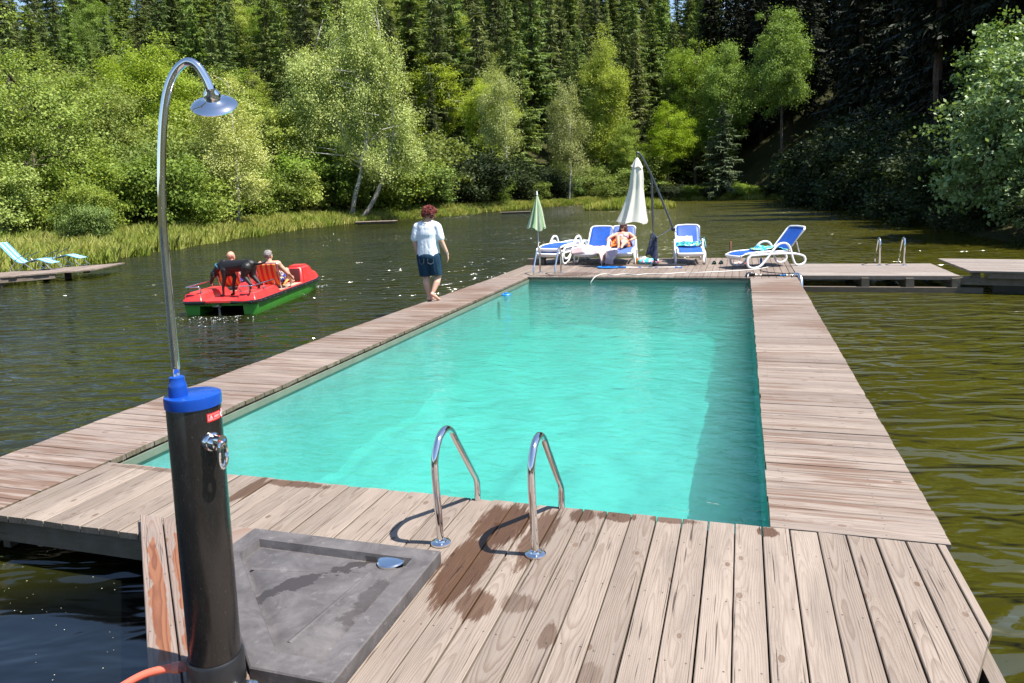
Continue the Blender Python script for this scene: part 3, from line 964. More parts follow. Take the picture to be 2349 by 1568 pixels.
def blobs_for(h, r, g, n=7, z0=.3, flat=.8, lean=(0, 0)):
    """a broad rounded crown made of several uneven masses"""
    out = [(lean[0] * .5, lean[1] * .5, h * (z0 + (1 - z0) * .5), r * .62, r * .62, h * (1 - z0) * .42)]
    for k in range(n):
        a = 6.283 * k / n + g.normal() * .4; q = r * (.35 + .3 * g.random()); zz = h * (z0 + (1 - z0) * (.12 + .66 * g.random()))
        s = r * (.26 + .2 * g.random())
        out.append((math.cos(a) * q + lean[0] * zz / h, math.sin(a) * q + lean[1] * zz / h, zz, s, s, s * flat))
    return out
def plant_all():
    g = np.random.default_rng(21)
    def put(root, x, y, h, h0, label, cat='tree', group=None, rz=0.0, sx=1.0, sink=0.15):
        s = h / h0
        root.location = (x, y, gz(x, y) - sink); root.rotation_euler = (0, 0, rz); root.scale = (s * sx, s * sx, s)
        tag(root, label, cat, group)
        return root
    # ---- leafy kinds, unit builds
    def willow(seed, h=10.0, r=4.6, mat='willow', **k):
        gg = np.random.default_rng(seed)
        bl = blobs_for(h, r, gg, 14, .12)
        tr = [[(0, 0, -.4), (gg.normal() * .3, gg.normal() * .3, h * .3), (gg.normal() * .8, gg.normal() * .8, h * .62), (gg.normal() * 1.0, gg.normal(), h * .85)] for _ in range(3)]
        return make_leafy('willow_tree', seed, bl, tr, .20, mat, 'bark', nclu=k.get('nclu', 260), nleaf=210, crad=.66, lsize=k.get('ls', .12), hang=.15, nl=30, shell=.8)
    def tall(name, seed, h=16.0, r=3.6, mat='alder', z0=.22, **k):
        gg = np.random.default_rng(seed)
        bl = blobs_for(h, r, gg, 14, z0, 1.0)
        bl.append((0, 0, h * .86, r * .36, r * .36, h * .13))
        tr = [[(0, 0, -.4), (gg.normal() * .15, gg.normal() * .15, h * .35), (gg.normal() * .4, gg.normal() * .4, h * .7), (gg.normal() * .4, gg.normal() * .4, h * .95)]]
        return make_leafy(name, seed, bl, tr, .19, mat, k.get('bark', 'bark'), nclu=k.get('nclu', 300), nleaf=170, crad=.74, lsize=k.get('ls', .145), hang=k.get('hang', 0.05), nl=34, shell=k.get('shell', .75))
    def birch(seed, h=15.0, r=2.6, z0=.28, **k):
        gg = np.random.default_rng(seed)
        bl = [(0, 0, h * .62, r * .7, r * .7, h * .33), (0, 0, h * .85, r * .4, r * .4, h * .15)]
        for i in range(8):
            a = i * 2.4; zz = h * (z0 + .08 + .5 * i / 8)
            bl.append((math.cos(a) * r * .55, math.sin(a) * r * .55, zz, r * .42, r * .42, h * .085))
        ln = k.get('lean', .6)
        tr = [[(0, 0, -.4), (ln * .25, 0, h * .12), (ln * .5, .1, h * .4), (ln * .4, 0, h * .7), (ln * .3, 0, h * .86)]]
        return make_leafy('birch_tree', seed, bl, tr, k.get('r0', .15), 'birch', 'birch_bark', nclu=k.get('nclu', 260), nleaf=125, crad=.55, lsize=.12, hang=.75, nl=40, shell=.4)
    def bush(name, seed, h=3.5, r=2.4, mat='shrub', **k):
        gg = np.random.default_rng(seed)
        bl = blobs_for(h, r, gg, 11, .05, .9)
        tr = [[(0, 0, -.3), (gg.normal() * .25, gg.normal() * .25, h * .4), (gg.normal() * .6, gg.normal() * .6, h * .8)] for _ in range(4)]
        return make_leafy(name, seed, bl, tr, .07, mat, 'bark', nclu=k.get('nclu', 130), nleaf=150, crad=.44, lsize=k.get('ls', .112), nl=16)

    # ---- trees along the left bank, one by one
    put(willow(1), -37.2, 31.0, 10.6, 10, 'large round light green willow at the left edge, above the blue loungers', rz=.4, sx=1.12)
    put(willow(2, mat='alder'), -42.5, 39.5, 11.4, 10, 'broad rounded tree just right of the willow at the left edge', rz=1.4, sx=1.05)
    put(tall('leafy_tree', 3, mat='ash', r=4.4), -46.0, 49.5, 15.4, 16, 'tall leafy tree seen behind the top of the shower pipe', rz=.2, sx=1.1)
    put(birch(4, r=2.9, z0=.2, lean=.3), -31.6, 40.9, 10.6, 15, 'slender yellowish birch with white trunk standing in front of the bushes', sx=1.35)
    put(tall('leafy_tree', 5, mat='alder'), -43.5, 57.5, 13.2, 16, 'mid green tree behind and right of the shower head', rz=2.2, sx=1.2)
    put(willow(6, ls=.19), -37.5, 54.6, 10.2, 10, 'pale grey green willow left of the big white birch', rz=.9)
    # big multi-stemmed birch
    h = 19.6
    bl = [(-1.9, -.2, 12.2, 2.5, 2.4, 2.5), (-2.7, 0, 9.4, 2.4, 2.4, 1.9), (-3.2, .3, 13.0, 1.5, 1.6, 1.7), (1.4, 0, 15.2, 2.3, 2.2, 2.8), (2.9, 0, 11.6, 2.7, 2.6, 2.6), (4.4, .2, 8.2, 2.3, 2.4, 2.2), (2.0, 0, 18.0, 1.5, 1.4, 1.5),
          (.4, .5, 9.5, 3.0, 2.6, 3.0), (5.1, 0, 5.8, 1.6, 1.6, 1.6), (-3.7, 0, 6.6, 1.3, 1.5, 1.4), (2.6, -.4, 5.0, 2.0, 1.8, 1.5), (.8, .4, 6.2, 1.8, 1.8, 1.5), (3.6, -.3, 14.2, 1.4, 1.4, 1.5)]
    tr = [[(0, 0, -.5), (.5, 0, 1.9), (1.2, .1, 4.6), (.2, .2, 6.6), (-1.4, .2, 10.2), (-2.6, .1, 12.4)],
          [(1.0, .1, 4.4), (1.7, 0, 6.4), (2.0, -.1, 10.0), (2.3, 0, 13.4), (2.0, 0, 16.4)],
          [(.4, .2, -.5), (1.7, .2, 1.0), (3.0, .2, 3.6), (4.0, .1, 7.0), (3.9, 0, 10.4), (3.6, 0, 12.6)]]
    bb = make_leafy('birch_tree', 77, bl, tr, .23, 'birch', 'birch_bark', nclu=760, nleaf=120, crad=.6, lsize=.135, hang=.8, nl=95, shell=.35)
    put(bb, -31.9, 55.9, 19.6, 19.6, 'large spreading birch with several leaning white trunks on the bank', sink=.0, rz=R(28))
    put(birch(11, r=2.7, z0=.42, lean=1.2, nclu=210), -28.0, 86.0, 17.0, 15, 'birch with a bare white trunk, above the small green parasol', rz=.3)
    put(birch(12, r=3.1, z0=.22, lean=1.0), -22.7, 98.6, 17.2, 15, 'birch with a slightly leaning white trunk, left of the big white parasol', rz=.5)
    put(tall('leafy_tree', 13, mat='ash', r=3.8), -32.5, 93.8, 17.0, 16, 'leafy tree close behind the birch with the bare trunk', rz=2.)
    put(tall('leafy_tree', 14, mat='ash', r=3.2, z0=.15), -21.0, 119.0, 25.5, 16, 'tall narrow bright green tree rising among the dark spruces', sx=.82)
    put(tall('leafy_tree', 15, mat='ash', r=4.2), -11.0, 114.5, 14.5, 16, 'leafy tree behind the arm of the big white parasol', sx=1.1)
    put(tall('leafy_tree', 16, mat='ash', r=4.4), -7.5, 127.0, 26.0, 16, 'tall yellow green tree in sunlight beside the deep shade', rz=1, sx=.85)
    put(tall('leafy_tree', 17, mat='alder', z0=.36, r=3.6), 5.4, 114.5, 24.0, 16, 'tall alder with bare lower trunk at the edge of the shade', rz=.6, sx=.9)
    put(tall('leafy_tree', 18, mat='alder', r=3.9), -17.0, 114.0, 12.0, 16, 'low alder right of the leaning birch', rz=2.6, sx=1.2)
    put(tall('leafy_tree', 19, mat='alder', r=3.6), -2.5, 124.0, 24.0, 16, 'mid green tree half hidden behind the sunlit yellow green tree', rz=2.9, sx=.9)
    sp = make_spruce(91, 12.5, 3.9, .02, 'spruce_light', 1.15, .5, name='spruce_tree')
    put(sp, -2.7, 106.4, 13.0, 12.5, 'small pale green young spruce at the far shore, right of the parasols', 'tree')
    # ---- bushes: some kinds, copied
    kinds = [bush('shrub', 31), bush('shrub', 32, 3.2, 2.6, 'alder'), bush('shrub', 33, 4.2, 2.3, 'willow'), bush('shrub', 34, 3.0, 2.2, 'shade_shrub'), bush('shrub', 35, 2.4, 2.0, 'ash')]
    def shrub(k, x, y, h, label, group, sx=1.0, first=set()):
        h0 = (3.5, 3.2, 4.2, 3.0, 2.4)[k]
        o = kinds[k] if k not in first else copy_tree(kinds[k])
        first.add(k)
        return put(o, x, y, h, h0, label, 'bush', group, rz=float(g.random() * 6.28), sx=sx)
    G1, L1 = 'bushes along the left bank', 'green bush in the dense thicket behind the grassy bank'
    for (k, x, y, h, sx) in ((0, -31.4, 33.8, 5.2, 1.0), (1, -33.4, 37.2, 5.0, 1.1), (0, -34.6, 36.2, 6.2, .95), (2, -36.0, 41.8, 6.6, 1.0), (0, -35.8, 45.8, 5.0, 1.1), (2, -38.6, 48.6, 7.6, 1.0),
                             (0, -35.4, 50.4, 5.0, 1.0), (1, -37.0, 51.8, 5.6, 1.0), (0, -34.8, 57.6, 5.8, 1.1), (1, -33.0, 60.6, 6.2, 1.1), (0, -31.0, 63.4, 6.4, 1.1), (2, -35.6, 63.6, 8.2, 1.1),
                             (0, -30.6, 68.4, 5.6, 1.2), (1, -33.5, 71.0, 8.0, 1.1), (2, -39.8, 44.5, 8.4, 1.0), (0, -40.6, 36.2, 7.0, 1.0), (1, -33.6, 29.8, 4.2, 1.0), (2, -30.6, 28.2, 3.2, .9), (2, -34.6, 27.6, 4.4, 1.1),
                             (0, -47, 44.6, 7.5, 1.2), (1, -50, 55.0, 8.6, 1.2), (2, -42, 65.0, 8.6, 1.2), (1, -52, 48, 8.6, 1.3), (0, -27.8, 25.6, 2.4, .9), (2, -40.2, 60.0, 7.0, 1.0)):
        shrub(k, x, y, h, L1, G1, sx)
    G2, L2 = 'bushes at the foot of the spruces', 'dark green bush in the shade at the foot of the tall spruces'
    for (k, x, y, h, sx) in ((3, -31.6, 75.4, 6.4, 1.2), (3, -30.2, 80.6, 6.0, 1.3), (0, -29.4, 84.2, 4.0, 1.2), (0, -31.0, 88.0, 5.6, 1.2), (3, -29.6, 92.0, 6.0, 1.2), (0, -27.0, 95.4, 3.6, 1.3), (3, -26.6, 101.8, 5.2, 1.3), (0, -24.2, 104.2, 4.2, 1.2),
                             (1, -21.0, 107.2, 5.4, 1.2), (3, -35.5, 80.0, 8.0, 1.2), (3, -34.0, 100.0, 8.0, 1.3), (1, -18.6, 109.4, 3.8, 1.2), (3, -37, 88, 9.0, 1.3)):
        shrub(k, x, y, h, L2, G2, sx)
    G3, L3 = 'low shrubs on the far shore', 'low green shrub along the far waterline right of the parasols'
    for (k, x, y, h, sx) in ((1, -14.6, 112.4, 4.4, 1.3), (3, -11.4, 111.2, 2.6, 1.5), (3, -9.0, 109.6, 2.2, 1.6), (0, -6.4, 108.6, 2.3, 1.6), (3, -4.2, 107.4, 2.0, 1.5), (0, 2.0, 104.6, 1.9, 1.4), (3, 4.2, 103.0, 2.2, 1.5), (3, 6.2, 100.2, 2.6, 1.4), (1, -15.6, 116.4, 6.0, 1.3)):
        shrub(k, x, y, h, L3, G3, sx)
    shrub(4, -.4, 104.6, 2.0, 'bright yellow green round bush at the far waterline', None, 1.15)
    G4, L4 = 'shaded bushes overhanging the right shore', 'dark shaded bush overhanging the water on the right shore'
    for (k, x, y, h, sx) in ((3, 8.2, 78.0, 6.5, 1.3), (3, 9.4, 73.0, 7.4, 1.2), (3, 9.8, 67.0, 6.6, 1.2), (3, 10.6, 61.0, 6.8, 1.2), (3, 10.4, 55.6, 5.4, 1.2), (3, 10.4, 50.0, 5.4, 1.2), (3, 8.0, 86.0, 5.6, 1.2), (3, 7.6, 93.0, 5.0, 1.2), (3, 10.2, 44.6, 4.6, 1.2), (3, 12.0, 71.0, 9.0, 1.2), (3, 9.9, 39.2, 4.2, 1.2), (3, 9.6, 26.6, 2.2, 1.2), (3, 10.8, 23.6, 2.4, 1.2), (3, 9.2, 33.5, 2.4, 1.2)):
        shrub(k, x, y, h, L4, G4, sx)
    # big glossy-leaved tree leaning over the water at the right
    bl = [(0, 0, 4.1, 2.2, 2.6, 2.3), (-1.2, -.5, 2.5, 1.6, 2.0, 1.3), (-1.9, .2, 1.5, 1.1, 1.4, .8), (.6, .4, 5.6, 1.5, 1.8, 1.5), (.9, -1.5, 3.6, 1.9, 1.9, 2.2), (1.2, 1.5, 5.0, 1.8, 1.8, 2.2), (-.9, 1.2, 3.6, 1.5, 1.6, 1.4), (1.0, -2.4, 1.6, 1.8, 1.6, 1.3), (-.6, -1.6, 1.1, 1.3, 1.4, .7), (2.2, 0, 6.6, 1.6, 1.8, 1.6)]
    tr = [[(1.2, 0, -.8), (.8, .2, 1.4), (.3, .1, 3.2), (.3, .3, 5.8)], [(1.3, -.1, -.8), (0, -.6, 1.1), (-1.5, -.8, 2.2)], [(1.4, .2, -.8), (1.3, .9, 2.2), (1.2, 1.4, 5.4)]]
    rt = make_leafy('shore_tree', 55, bl, tr, .15, 'gloss_leaf', 'bark', nclu=620, nleaf=58, crad=.42, lsize=.155, nl=50, shell=.5)
    put(rt, 9.4, 30.0, 8.0, 8.0, 'glossy leaved tree hanging over the water at the right edge', sink=.0)
    rt2 = copy_tree(rt); put(rt2, 12.6, 36.4, 8.6, 8.0, 'second glossy tree half hidden behind the one at the right edge', rz=2.1)
    # bare dead tree
    b = MB(); gg = np.random.default_rng(5)
    b.tube([(0, 0, -.4), (.2, 0, 3), (-.1, .1, 6), (.1, 0, 8.6)], [.12, .09, .06, .02], 7)
    for k in range(22):
        z = 2.6 + 5.6 * gg.random(); a = gg.random() * 6.28; L = 1.0 + 1.8 * gg.random()
        p1 = Vector((math.cos(a) * L * .5, math.sin(a) * L * .5, z + .35 * L * gg.random())); p2 = Vector((math.cos(a) * L, math.sin(a) * L, z + .5 * L * (gg.random() - .3)))
        b.tube([(0, 0, z), p1, p2], [.03, .018, .006], 4)
        b.tube([p1, p1 + Vector((gg.normal() * .5, gg.normal() * .5, .3))], [.012, .004], 4)
    dt = b.build('dead_tree', M['dead']); put(dt, 8.7, 70.6, 8.6, 8.6, 'bare dead tree with grey twigs in front of the dark woods', sink=0)

    # ---- spruces
    P = [make_spruce(101, 22, 3.3, .03, 'spruce', 1.0), make_spruce(102, 23, 3.1, .10, 'spruce', 1.0, .6), make_spruce(103, 21, 3.7, .05, 'spruce', .9, .35), make_spruce(104, 24, 2.9, .26, 'spruce', 1.0, .55), make_spruce(105, 25, 4.2, .04, 'spruce', 1.0, .7), make_spruce(106, 18, 2.6, .06, 'spruce_mid', 1.0, .3), make_spruce(107, 26, 3.8, .15, 'spruce_mid', .95, .65, 1.15)]
    H0 = [22, 23, 21, 24, 25, 18, 26]; used = [False] * 7
    pts = []
    for (br0, br1, n) in ((2, 60, 5200),):
        bb_ = br0 + (br1 - br0) * g.random(n); off = 1 + 118 * g.random(n) ** 1.15
        for b_, o_ in zip(bb_, off):
            f = np.interp(b_, HB, HF) + o_
            x, y = -math.sin(R(b_)) * f, math.cos(R(b_)) * f
            pts.append((o_, x, y, b_))
    keep = []
    cell = {}
    for (o_, x, y, b_) in pts:
        sp_ = 5.0 + 0.02 * o_ + (.4 if b_ > 38 else .5)
        ok = True
        cx, cy = int(x // 8), int(y // 8)
        for i in (-1, 0, 1):
            for j in (-1, 0, 1):
                for q in cell.get((cx + i, cy + j), ()):
                    if (q[0] - x) ** 2 + (q[1] - y) ** 2 < sp_ * sp_: ok = False
        if ok:
            cell.setdefault((cx, cy), []).append((x, y)); keep.append((o_, x, y, b_))
    keep.sort(key=lambda q: q[0])
    keep = [q for q in keep if float(shore_dist(np.array([q[1]]), np.array([q[2]]))[0]) > 6]
    keep = keep[:296]
    for (o_, x, y, b_) in keep:
        k = int(g.choice(7, p=[.16, .14, .14, .14, .18, .08, .16])) if o_ < 25 else int(g.choice(7, p=[.2, .16, .2, .04, .16, .1, .14]))
        o = P[k] if not used[k] else copy_tree(P[k])
        used[k] = True
        hh = (15 + 14 * g.random() ** .8) * (1.0 if b_ < 36 else .95)
        put(o, x, y, hh, H0[k], 'tall green spruce in the forest on the slope beyond the lake', 'tree', 'spruces on the wooded slope', rz=float(g.random() * 6.28), sx=float(.95 + .5 * g.random()), sink=.3)
    # ---- leafy trees scattered among the spruces
    D_ = [tall('leafy_tree', 201, mat='ash', r=3.6, z0=.18, nclu=200), tall('leafy_tree', 202, mat='alder', r=4.0, z0=.15, nclu=200), tall('leafy_tree', 203, mat='willow', r=3.4, z0=.2, nclu=200)]
    ud = [False] * 3
    near = [q for q in pts if 3 < q[0] < 60]
    got = []
    for (o_, x, y, b_) in near:
        if len(got) >= 30: break
        if any((x - p[0]) ** 2 + (y - p[1]) ** 2 < 9.5 ** 2 for p in got): continue
        if float(shore_dist(np.array([x]), np.array([y]))[0]) < 8: continue
        if g.random() < (.85 if b_ > 30 else .4):
            got.append((x, y)); k = int(g.integers(3))
            o = D_[k] if not ud[k] else copy_tree(D_[k])
            ud[k] = True
            put(o, x, y, 11 + 9 * g.random(), 16, 'fresh green leafy tree scattered among the spruces on the slope', 'tree', 'leafy trees among the spruces', rz=float(g.random() * 6.28), sx=float(.9 + .4 * g.random()))
    # ---- dark spruces on the right, close and in shade
    QB = make_spruce(113, 26, 2.7, .40, 'spruce_shade', .8, .8, 1.2)
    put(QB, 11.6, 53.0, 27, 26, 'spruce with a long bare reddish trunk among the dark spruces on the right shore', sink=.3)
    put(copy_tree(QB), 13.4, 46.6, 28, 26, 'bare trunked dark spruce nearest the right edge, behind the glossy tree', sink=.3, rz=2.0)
    Q = [make_spruce(111, 27, 3.6, .10, 'spruce_shade', 1.1, .75, 1.1), make_spruce(112, 26, 3.3, .22, 'spruce_shade', 1.0, .85, 1.2)]
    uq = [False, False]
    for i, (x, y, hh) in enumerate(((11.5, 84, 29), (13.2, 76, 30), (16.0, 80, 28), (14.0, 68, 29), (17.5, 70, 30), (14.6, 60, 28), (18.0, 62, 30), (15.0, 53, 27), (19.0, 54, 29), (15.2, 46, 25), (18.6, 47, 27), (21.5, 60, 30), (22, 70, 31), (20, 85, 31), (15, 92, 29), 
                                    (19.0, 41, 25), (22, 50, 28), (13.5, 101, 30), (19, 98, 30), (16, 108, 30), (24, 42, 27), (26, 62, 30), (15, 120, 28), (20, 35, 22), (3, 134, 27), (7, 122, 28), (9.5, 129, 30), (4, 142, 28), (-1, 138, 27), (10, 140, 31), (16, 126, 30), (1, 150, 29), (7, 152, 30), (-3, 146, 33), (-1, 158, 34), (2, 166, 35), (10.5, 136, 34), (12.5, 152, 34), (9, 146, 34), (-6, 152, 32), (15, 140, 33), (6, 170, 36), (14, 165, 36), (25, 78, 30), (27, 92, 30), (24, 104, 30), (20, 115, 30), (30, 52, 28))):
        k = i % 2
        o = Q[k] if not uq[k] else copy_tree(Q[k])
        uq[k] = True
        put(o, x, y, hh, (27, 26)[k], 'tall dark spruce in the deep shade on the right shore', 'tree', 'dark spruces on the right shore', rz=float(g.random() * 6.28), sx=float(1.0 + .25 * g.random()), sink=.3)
plant_all()

def grass_bank():
    g = np.random.default_rng(3)
    # points along the left and far shoreline
    S = SHORE[9:28]
    segs = [(Vector((*S[i], 0)), Vector((*S[i + 1], 0))) for i in range(len(S) - 1)]
    Ls = np.array([(b - a).length for a, b in segs])
    n = 150000
    idx = g.choice(len(segs), n, p=Ls / Ls.sum())
    t = g.random(n)
    A = np.array([[*s[0].xy] for s in segs])[idx]; B = np.array([[*s[1].xy] for s in segs])[idx]
    d = B - A; nrm = np.stack([d[:, 1], -d[:, 0]], 1) / np.linalg.norm(d, axis=1, keepdims=True)
    far = A[:, 1] > 96
    off = np.where(far, -0.4 + 2.2 * g.random(n), -0.7 + 7.2 * g.random(n) ** 1.25)
    # shallow bays and tongues in the edge
    wob = 0.7 * np.sin(A[:, 0] + t * 9 + idx * 2.1) + 0.35 * np.sin(t * 31 + idx)
    off = off + np.where(far, 0.2, 0.5) * wob
    XY = A + d * t[:, None] + nrm * off[:, None]
    sd = shore_dist(XY[:, 0], XY[:, 1])
    ok = (sd > -1.1)
    XY, off = XY[ok], sd[ok]
    clump = np.array([mnoise.noise((x * .8, y * .8, 0)) + .6 * mnoise.noise((x * .25, y * .25, 5)) for x, y in XY])
    h = 0.30 + 0.42 * np.clip(clump + .35, 0, 1.3) + 0.28 * g.random(len(XY))
    h *= np.clip(1.15 - 0.02 * off, .6, 1.1)
    z = np.maximum(ground_z(XY[:, 0], XY[:, 1]), LAKE_Z - .12)
    m = len(XY)
    base = np.stack([XY[:, 0], XY[:, 1], z], 1)
    lean = np.stack([g.normal(size=m) * .24, g.normal(size=m) * .24, np.ones(m)], 1)
    dirn = lean / np.linalg.norm(lean, axis=1, keepdims=True)
    side = np.stack([np.cos(g.random(m) * 6.28), np.sin(g.random(m) * 6.28), 0 * z], 1)
    w = (0.013 + 0.018 * g.random(m))[:, None] * (1 + 0.012 * np.hypot(XY[:, 0], XY[:, 1]))[:, None]
    mid = base + dirn * (h * .6)[:, None]
    tip = base + dirn * h[:, None] + np.stack([g.normal(size=m) * .14, g.normal(size=m) * .14, -.06 * np.ones(m)], 1) * h[:, None]
    Q = np.stack([base - side * w * .6, base + side * w * .6, mid + side * w * .6, tip, mid - side * w * .6], 1)
    me = quads_mesh('grass', Q)
    tag(link('bank_grass', me, M['blade']), kind='stuff', label='tall yellow green grass and reeds along the bank')
    # the reed islet off the far shore
    n = 5200
    a = g.random(n) * 6.28; r_ = np.sqrt(g.random(n))
    X = -10.6 + np.cos(a) * r_ * 4.4; Y = 73.0 + np.sin(a) * r_ * 1.5 + .12 * (X + 10.6)
    base = np.stack([X, Y, np.full(n, LAKE_Z - .05)], 1)
    h = (.6 + .9 * g.random(n)) * (1.15 - r_ * .6)
    dirn = np.stack([g.normal(size=n) * .16, g.normal(size=n) * .16, np.ones(n)], 1)
    side = np.stack([np.cos(g.random(n) * 6.28), np.sin(g.random(n) * 6.28), 0 * X], 1) * .05
    mid = base + dirn * (h * .6)[:, None]; tip = base + dirn * h[:, None]
    me = quads_mesh('reeds', np.stack([base - side, base + side, mid + side, tip, mid - side], 1))
    tag(link('reed_islet', me, M['blade']), kind='stuff', label='clump of pale reeds standing in the lake off the far shore')
grass_bank()
# ---------------------------------------------------------------- near platform: boards, tray, shower, ladders
def build_boards():
    root = empty('board_platform', (-3.0, 3.0, 0), label='weathered boards laid at an angle under the solar shower, stained by wet patches', cat='boards')
    s = 0.70711
    for k in range(3):
        n0, n1 = -0.07 + k * 0.121, -0.07 + k * 0.121 + 0.114
        d = Deck()
        # local frame: u along (s,-s), across (s,s); far ends are cut parallel to X at y = 3.40
        f = lambda n: (n * s - 3.40) / s
        O = (-3.0, 3.0)
        cu = (O[0] - O[1]) * s; cn = (O[0] + O[1]) * s
        d.plank((n0 + n1) / 2 - cn, (n1 - n0) / 2, f(n0) - cu, 1.9, f(n1) - cu, 1.9, 'x', 0.044, 0.043, jz=0.0008, rot=R(-45))
        d.build('board', M['board'], root)
    d = Deck()
    n0 = len(d.v); pl = [(-2.955, 3.40), (-2.662, 3.40), (-2.662, 3.12)]
    for z in (0.002, 0.044):
        for (x, y) in pl:
            d.v.append((x + 3.0, y - 3.0, z)); d.w.append(((x - y) * s, (x + y) * s % .1, 4.3))
    d.f += [(0, 2, 1), (3, 4, 5), (0, 1, 4, 3), (1, 2, 5, 4), (2, 0, 3, 5)]
    d.build('board', M['board'], root)
build_boards()

def m_stone():
    t = NT('slate_tray')
    P = t.coord('Object')
    n = t.noise(P, 5.0, 6, 0.7, 0.6); n2 = t.noise(P, 17.0, 5, 0.65, 0.3); n3 = t.noise(P, 2.2, 3, 0.5)
    c = t.mix(t.maprange(n, 0.35, 0.66), (0.062, 0.056, 0.057), (0.122, 0.112, 0.113))
    c = t.mix(t.maprange(n2, 0.60, 0.72, 0, 0.65), c, (0.19, 0.175, 0.172))
    c = t.mix(t.maprange(n2, 0.38, 0.30, 0, 0.5), c, (0.085, 0.072, 0.066))
    x, y, z = t.sep(P)
    wetn = t.noise(P, 8.0, 4, 0.65)
    # damp trails towards the drain
    dd = t.math('ABSOLUTE', t.math('SUBTRACT', t.math('MULTIPLY', t.math('ADD', x, 0.21), 0.93), t.math('MULTIPLY', t.math('ADD', y, 0.0), 0.75)))
    tr = t.math('ADD', t.math('MULTIPLY', dd, 9.0), t.math('MULTIPLY', t.math('SUBTRACT', wetn, 0.5), 3.2))
    w = t.maprange(tr, 0.30, 0.42, 1.0, 0.0, True)
    w2 = t.maprange(t.math('ADD', n3, t.math('MULTIPLY', t.math('SUBTRACT', wetn, 0.5), .5)), 0.60, 0.66, 0.0, 0.75)
    w = t.math('MULTIPLY', t.math('MAXIMUM', w, w2), t.maprange(z, 0.052, 0.058, 1.0, 0.15))
    c = t.mix(w, c, (0.045, 0.038, 0.036))
    return t.done(t.pbr(c, t.maprange(w, 0, 1, 0.6, 0.33), 0, 0.35, t.bump(n2, 0.5, 0.004)))
M['slate'] = m_stone()

def build_tray():
    ox, oy = -1.72, 3.13
    root = empty('shower_tray', (ox, oy, 0.003), label='grey slate look shower tray lying on the deck beside the shower', cat='shower tray')
    top, fl = 0.070, 0.044
    out = [(-2.645, 3.36), (-1.50, 3.36), (-1.50, 2.285), (-1.875, 2.285), (-2.645, 3.03)]
    def inset(poly, d):
        n = len(poly); r = []
        for i in range(n):
            p0, p1, p2 = Vector(poly[i - 1]), Vector(poly[i]), Vector(poly[(i + 1) % n])
            e1 = (p1 - p0).normalized(); e2 = (p2 - p1).normalized()
            n1 = Vector((e1.y, -e1.x)); n2 = Vector((e2.y, -e2.x))
            b = (n1 + n2).normalized(); k = d / max(.3, b.dot(n1))
            r.append(tuple(p1 + b * k))
        return r
    L = lambda poly, z: [(p[0] - ox, p[1] - oy, z) for p in poly]
    i1, i2, i2b, i3 = inset(out, 0.112), inset(out, 0.124), inset(out, 0.142), inset(out, 0.160)
    b = MB()
    b.loft([L(out, 0), L(out, top - .006), L(inset(out, .006), top), L(i1, top), L(i2, fl - .014), L(i2b, fl - .014), L(i3, fl)], caps=True, smooth=False)
    b.build('tray_body', M['slate'], root)
    b = MB()                                        # two shallow folds in the floor running to the drain
    for (x, y) in ((-2.40, 3.00), (-1.84, 2.50)):
        a = Vector((x - ox, y - oy, fl + .0005)); c = Vector((-.06, -.02, fl + .0005)); dr = (c - a).normalized(); sd_ = Vector((-dr.y, dr.x, 0))
        b.add([a - sd_ * .013, a + sd_ * .013, c + sd_ * .006, c - sd_ * .006, a + Vector((0, 0, .0045)), c + Vector((0, 0, .0035))], [(0, 3, 5, 4), (1, 4, 5, 2), (0, 4, 1), (3, 2, 5)])
    b.build('floor_fold', M['slate'], root)
    b = MB()
    b.lathe([(0.072, fl + .001), (0.072, fl + .012), (0.066, fl + .018), (0.03, fl + .0215), (0.0, fl + .022)], 28, c=(0.0, 0.095, 0), close=False)
    b.build('drain_cover', M['chrome'], root)
build_tray()

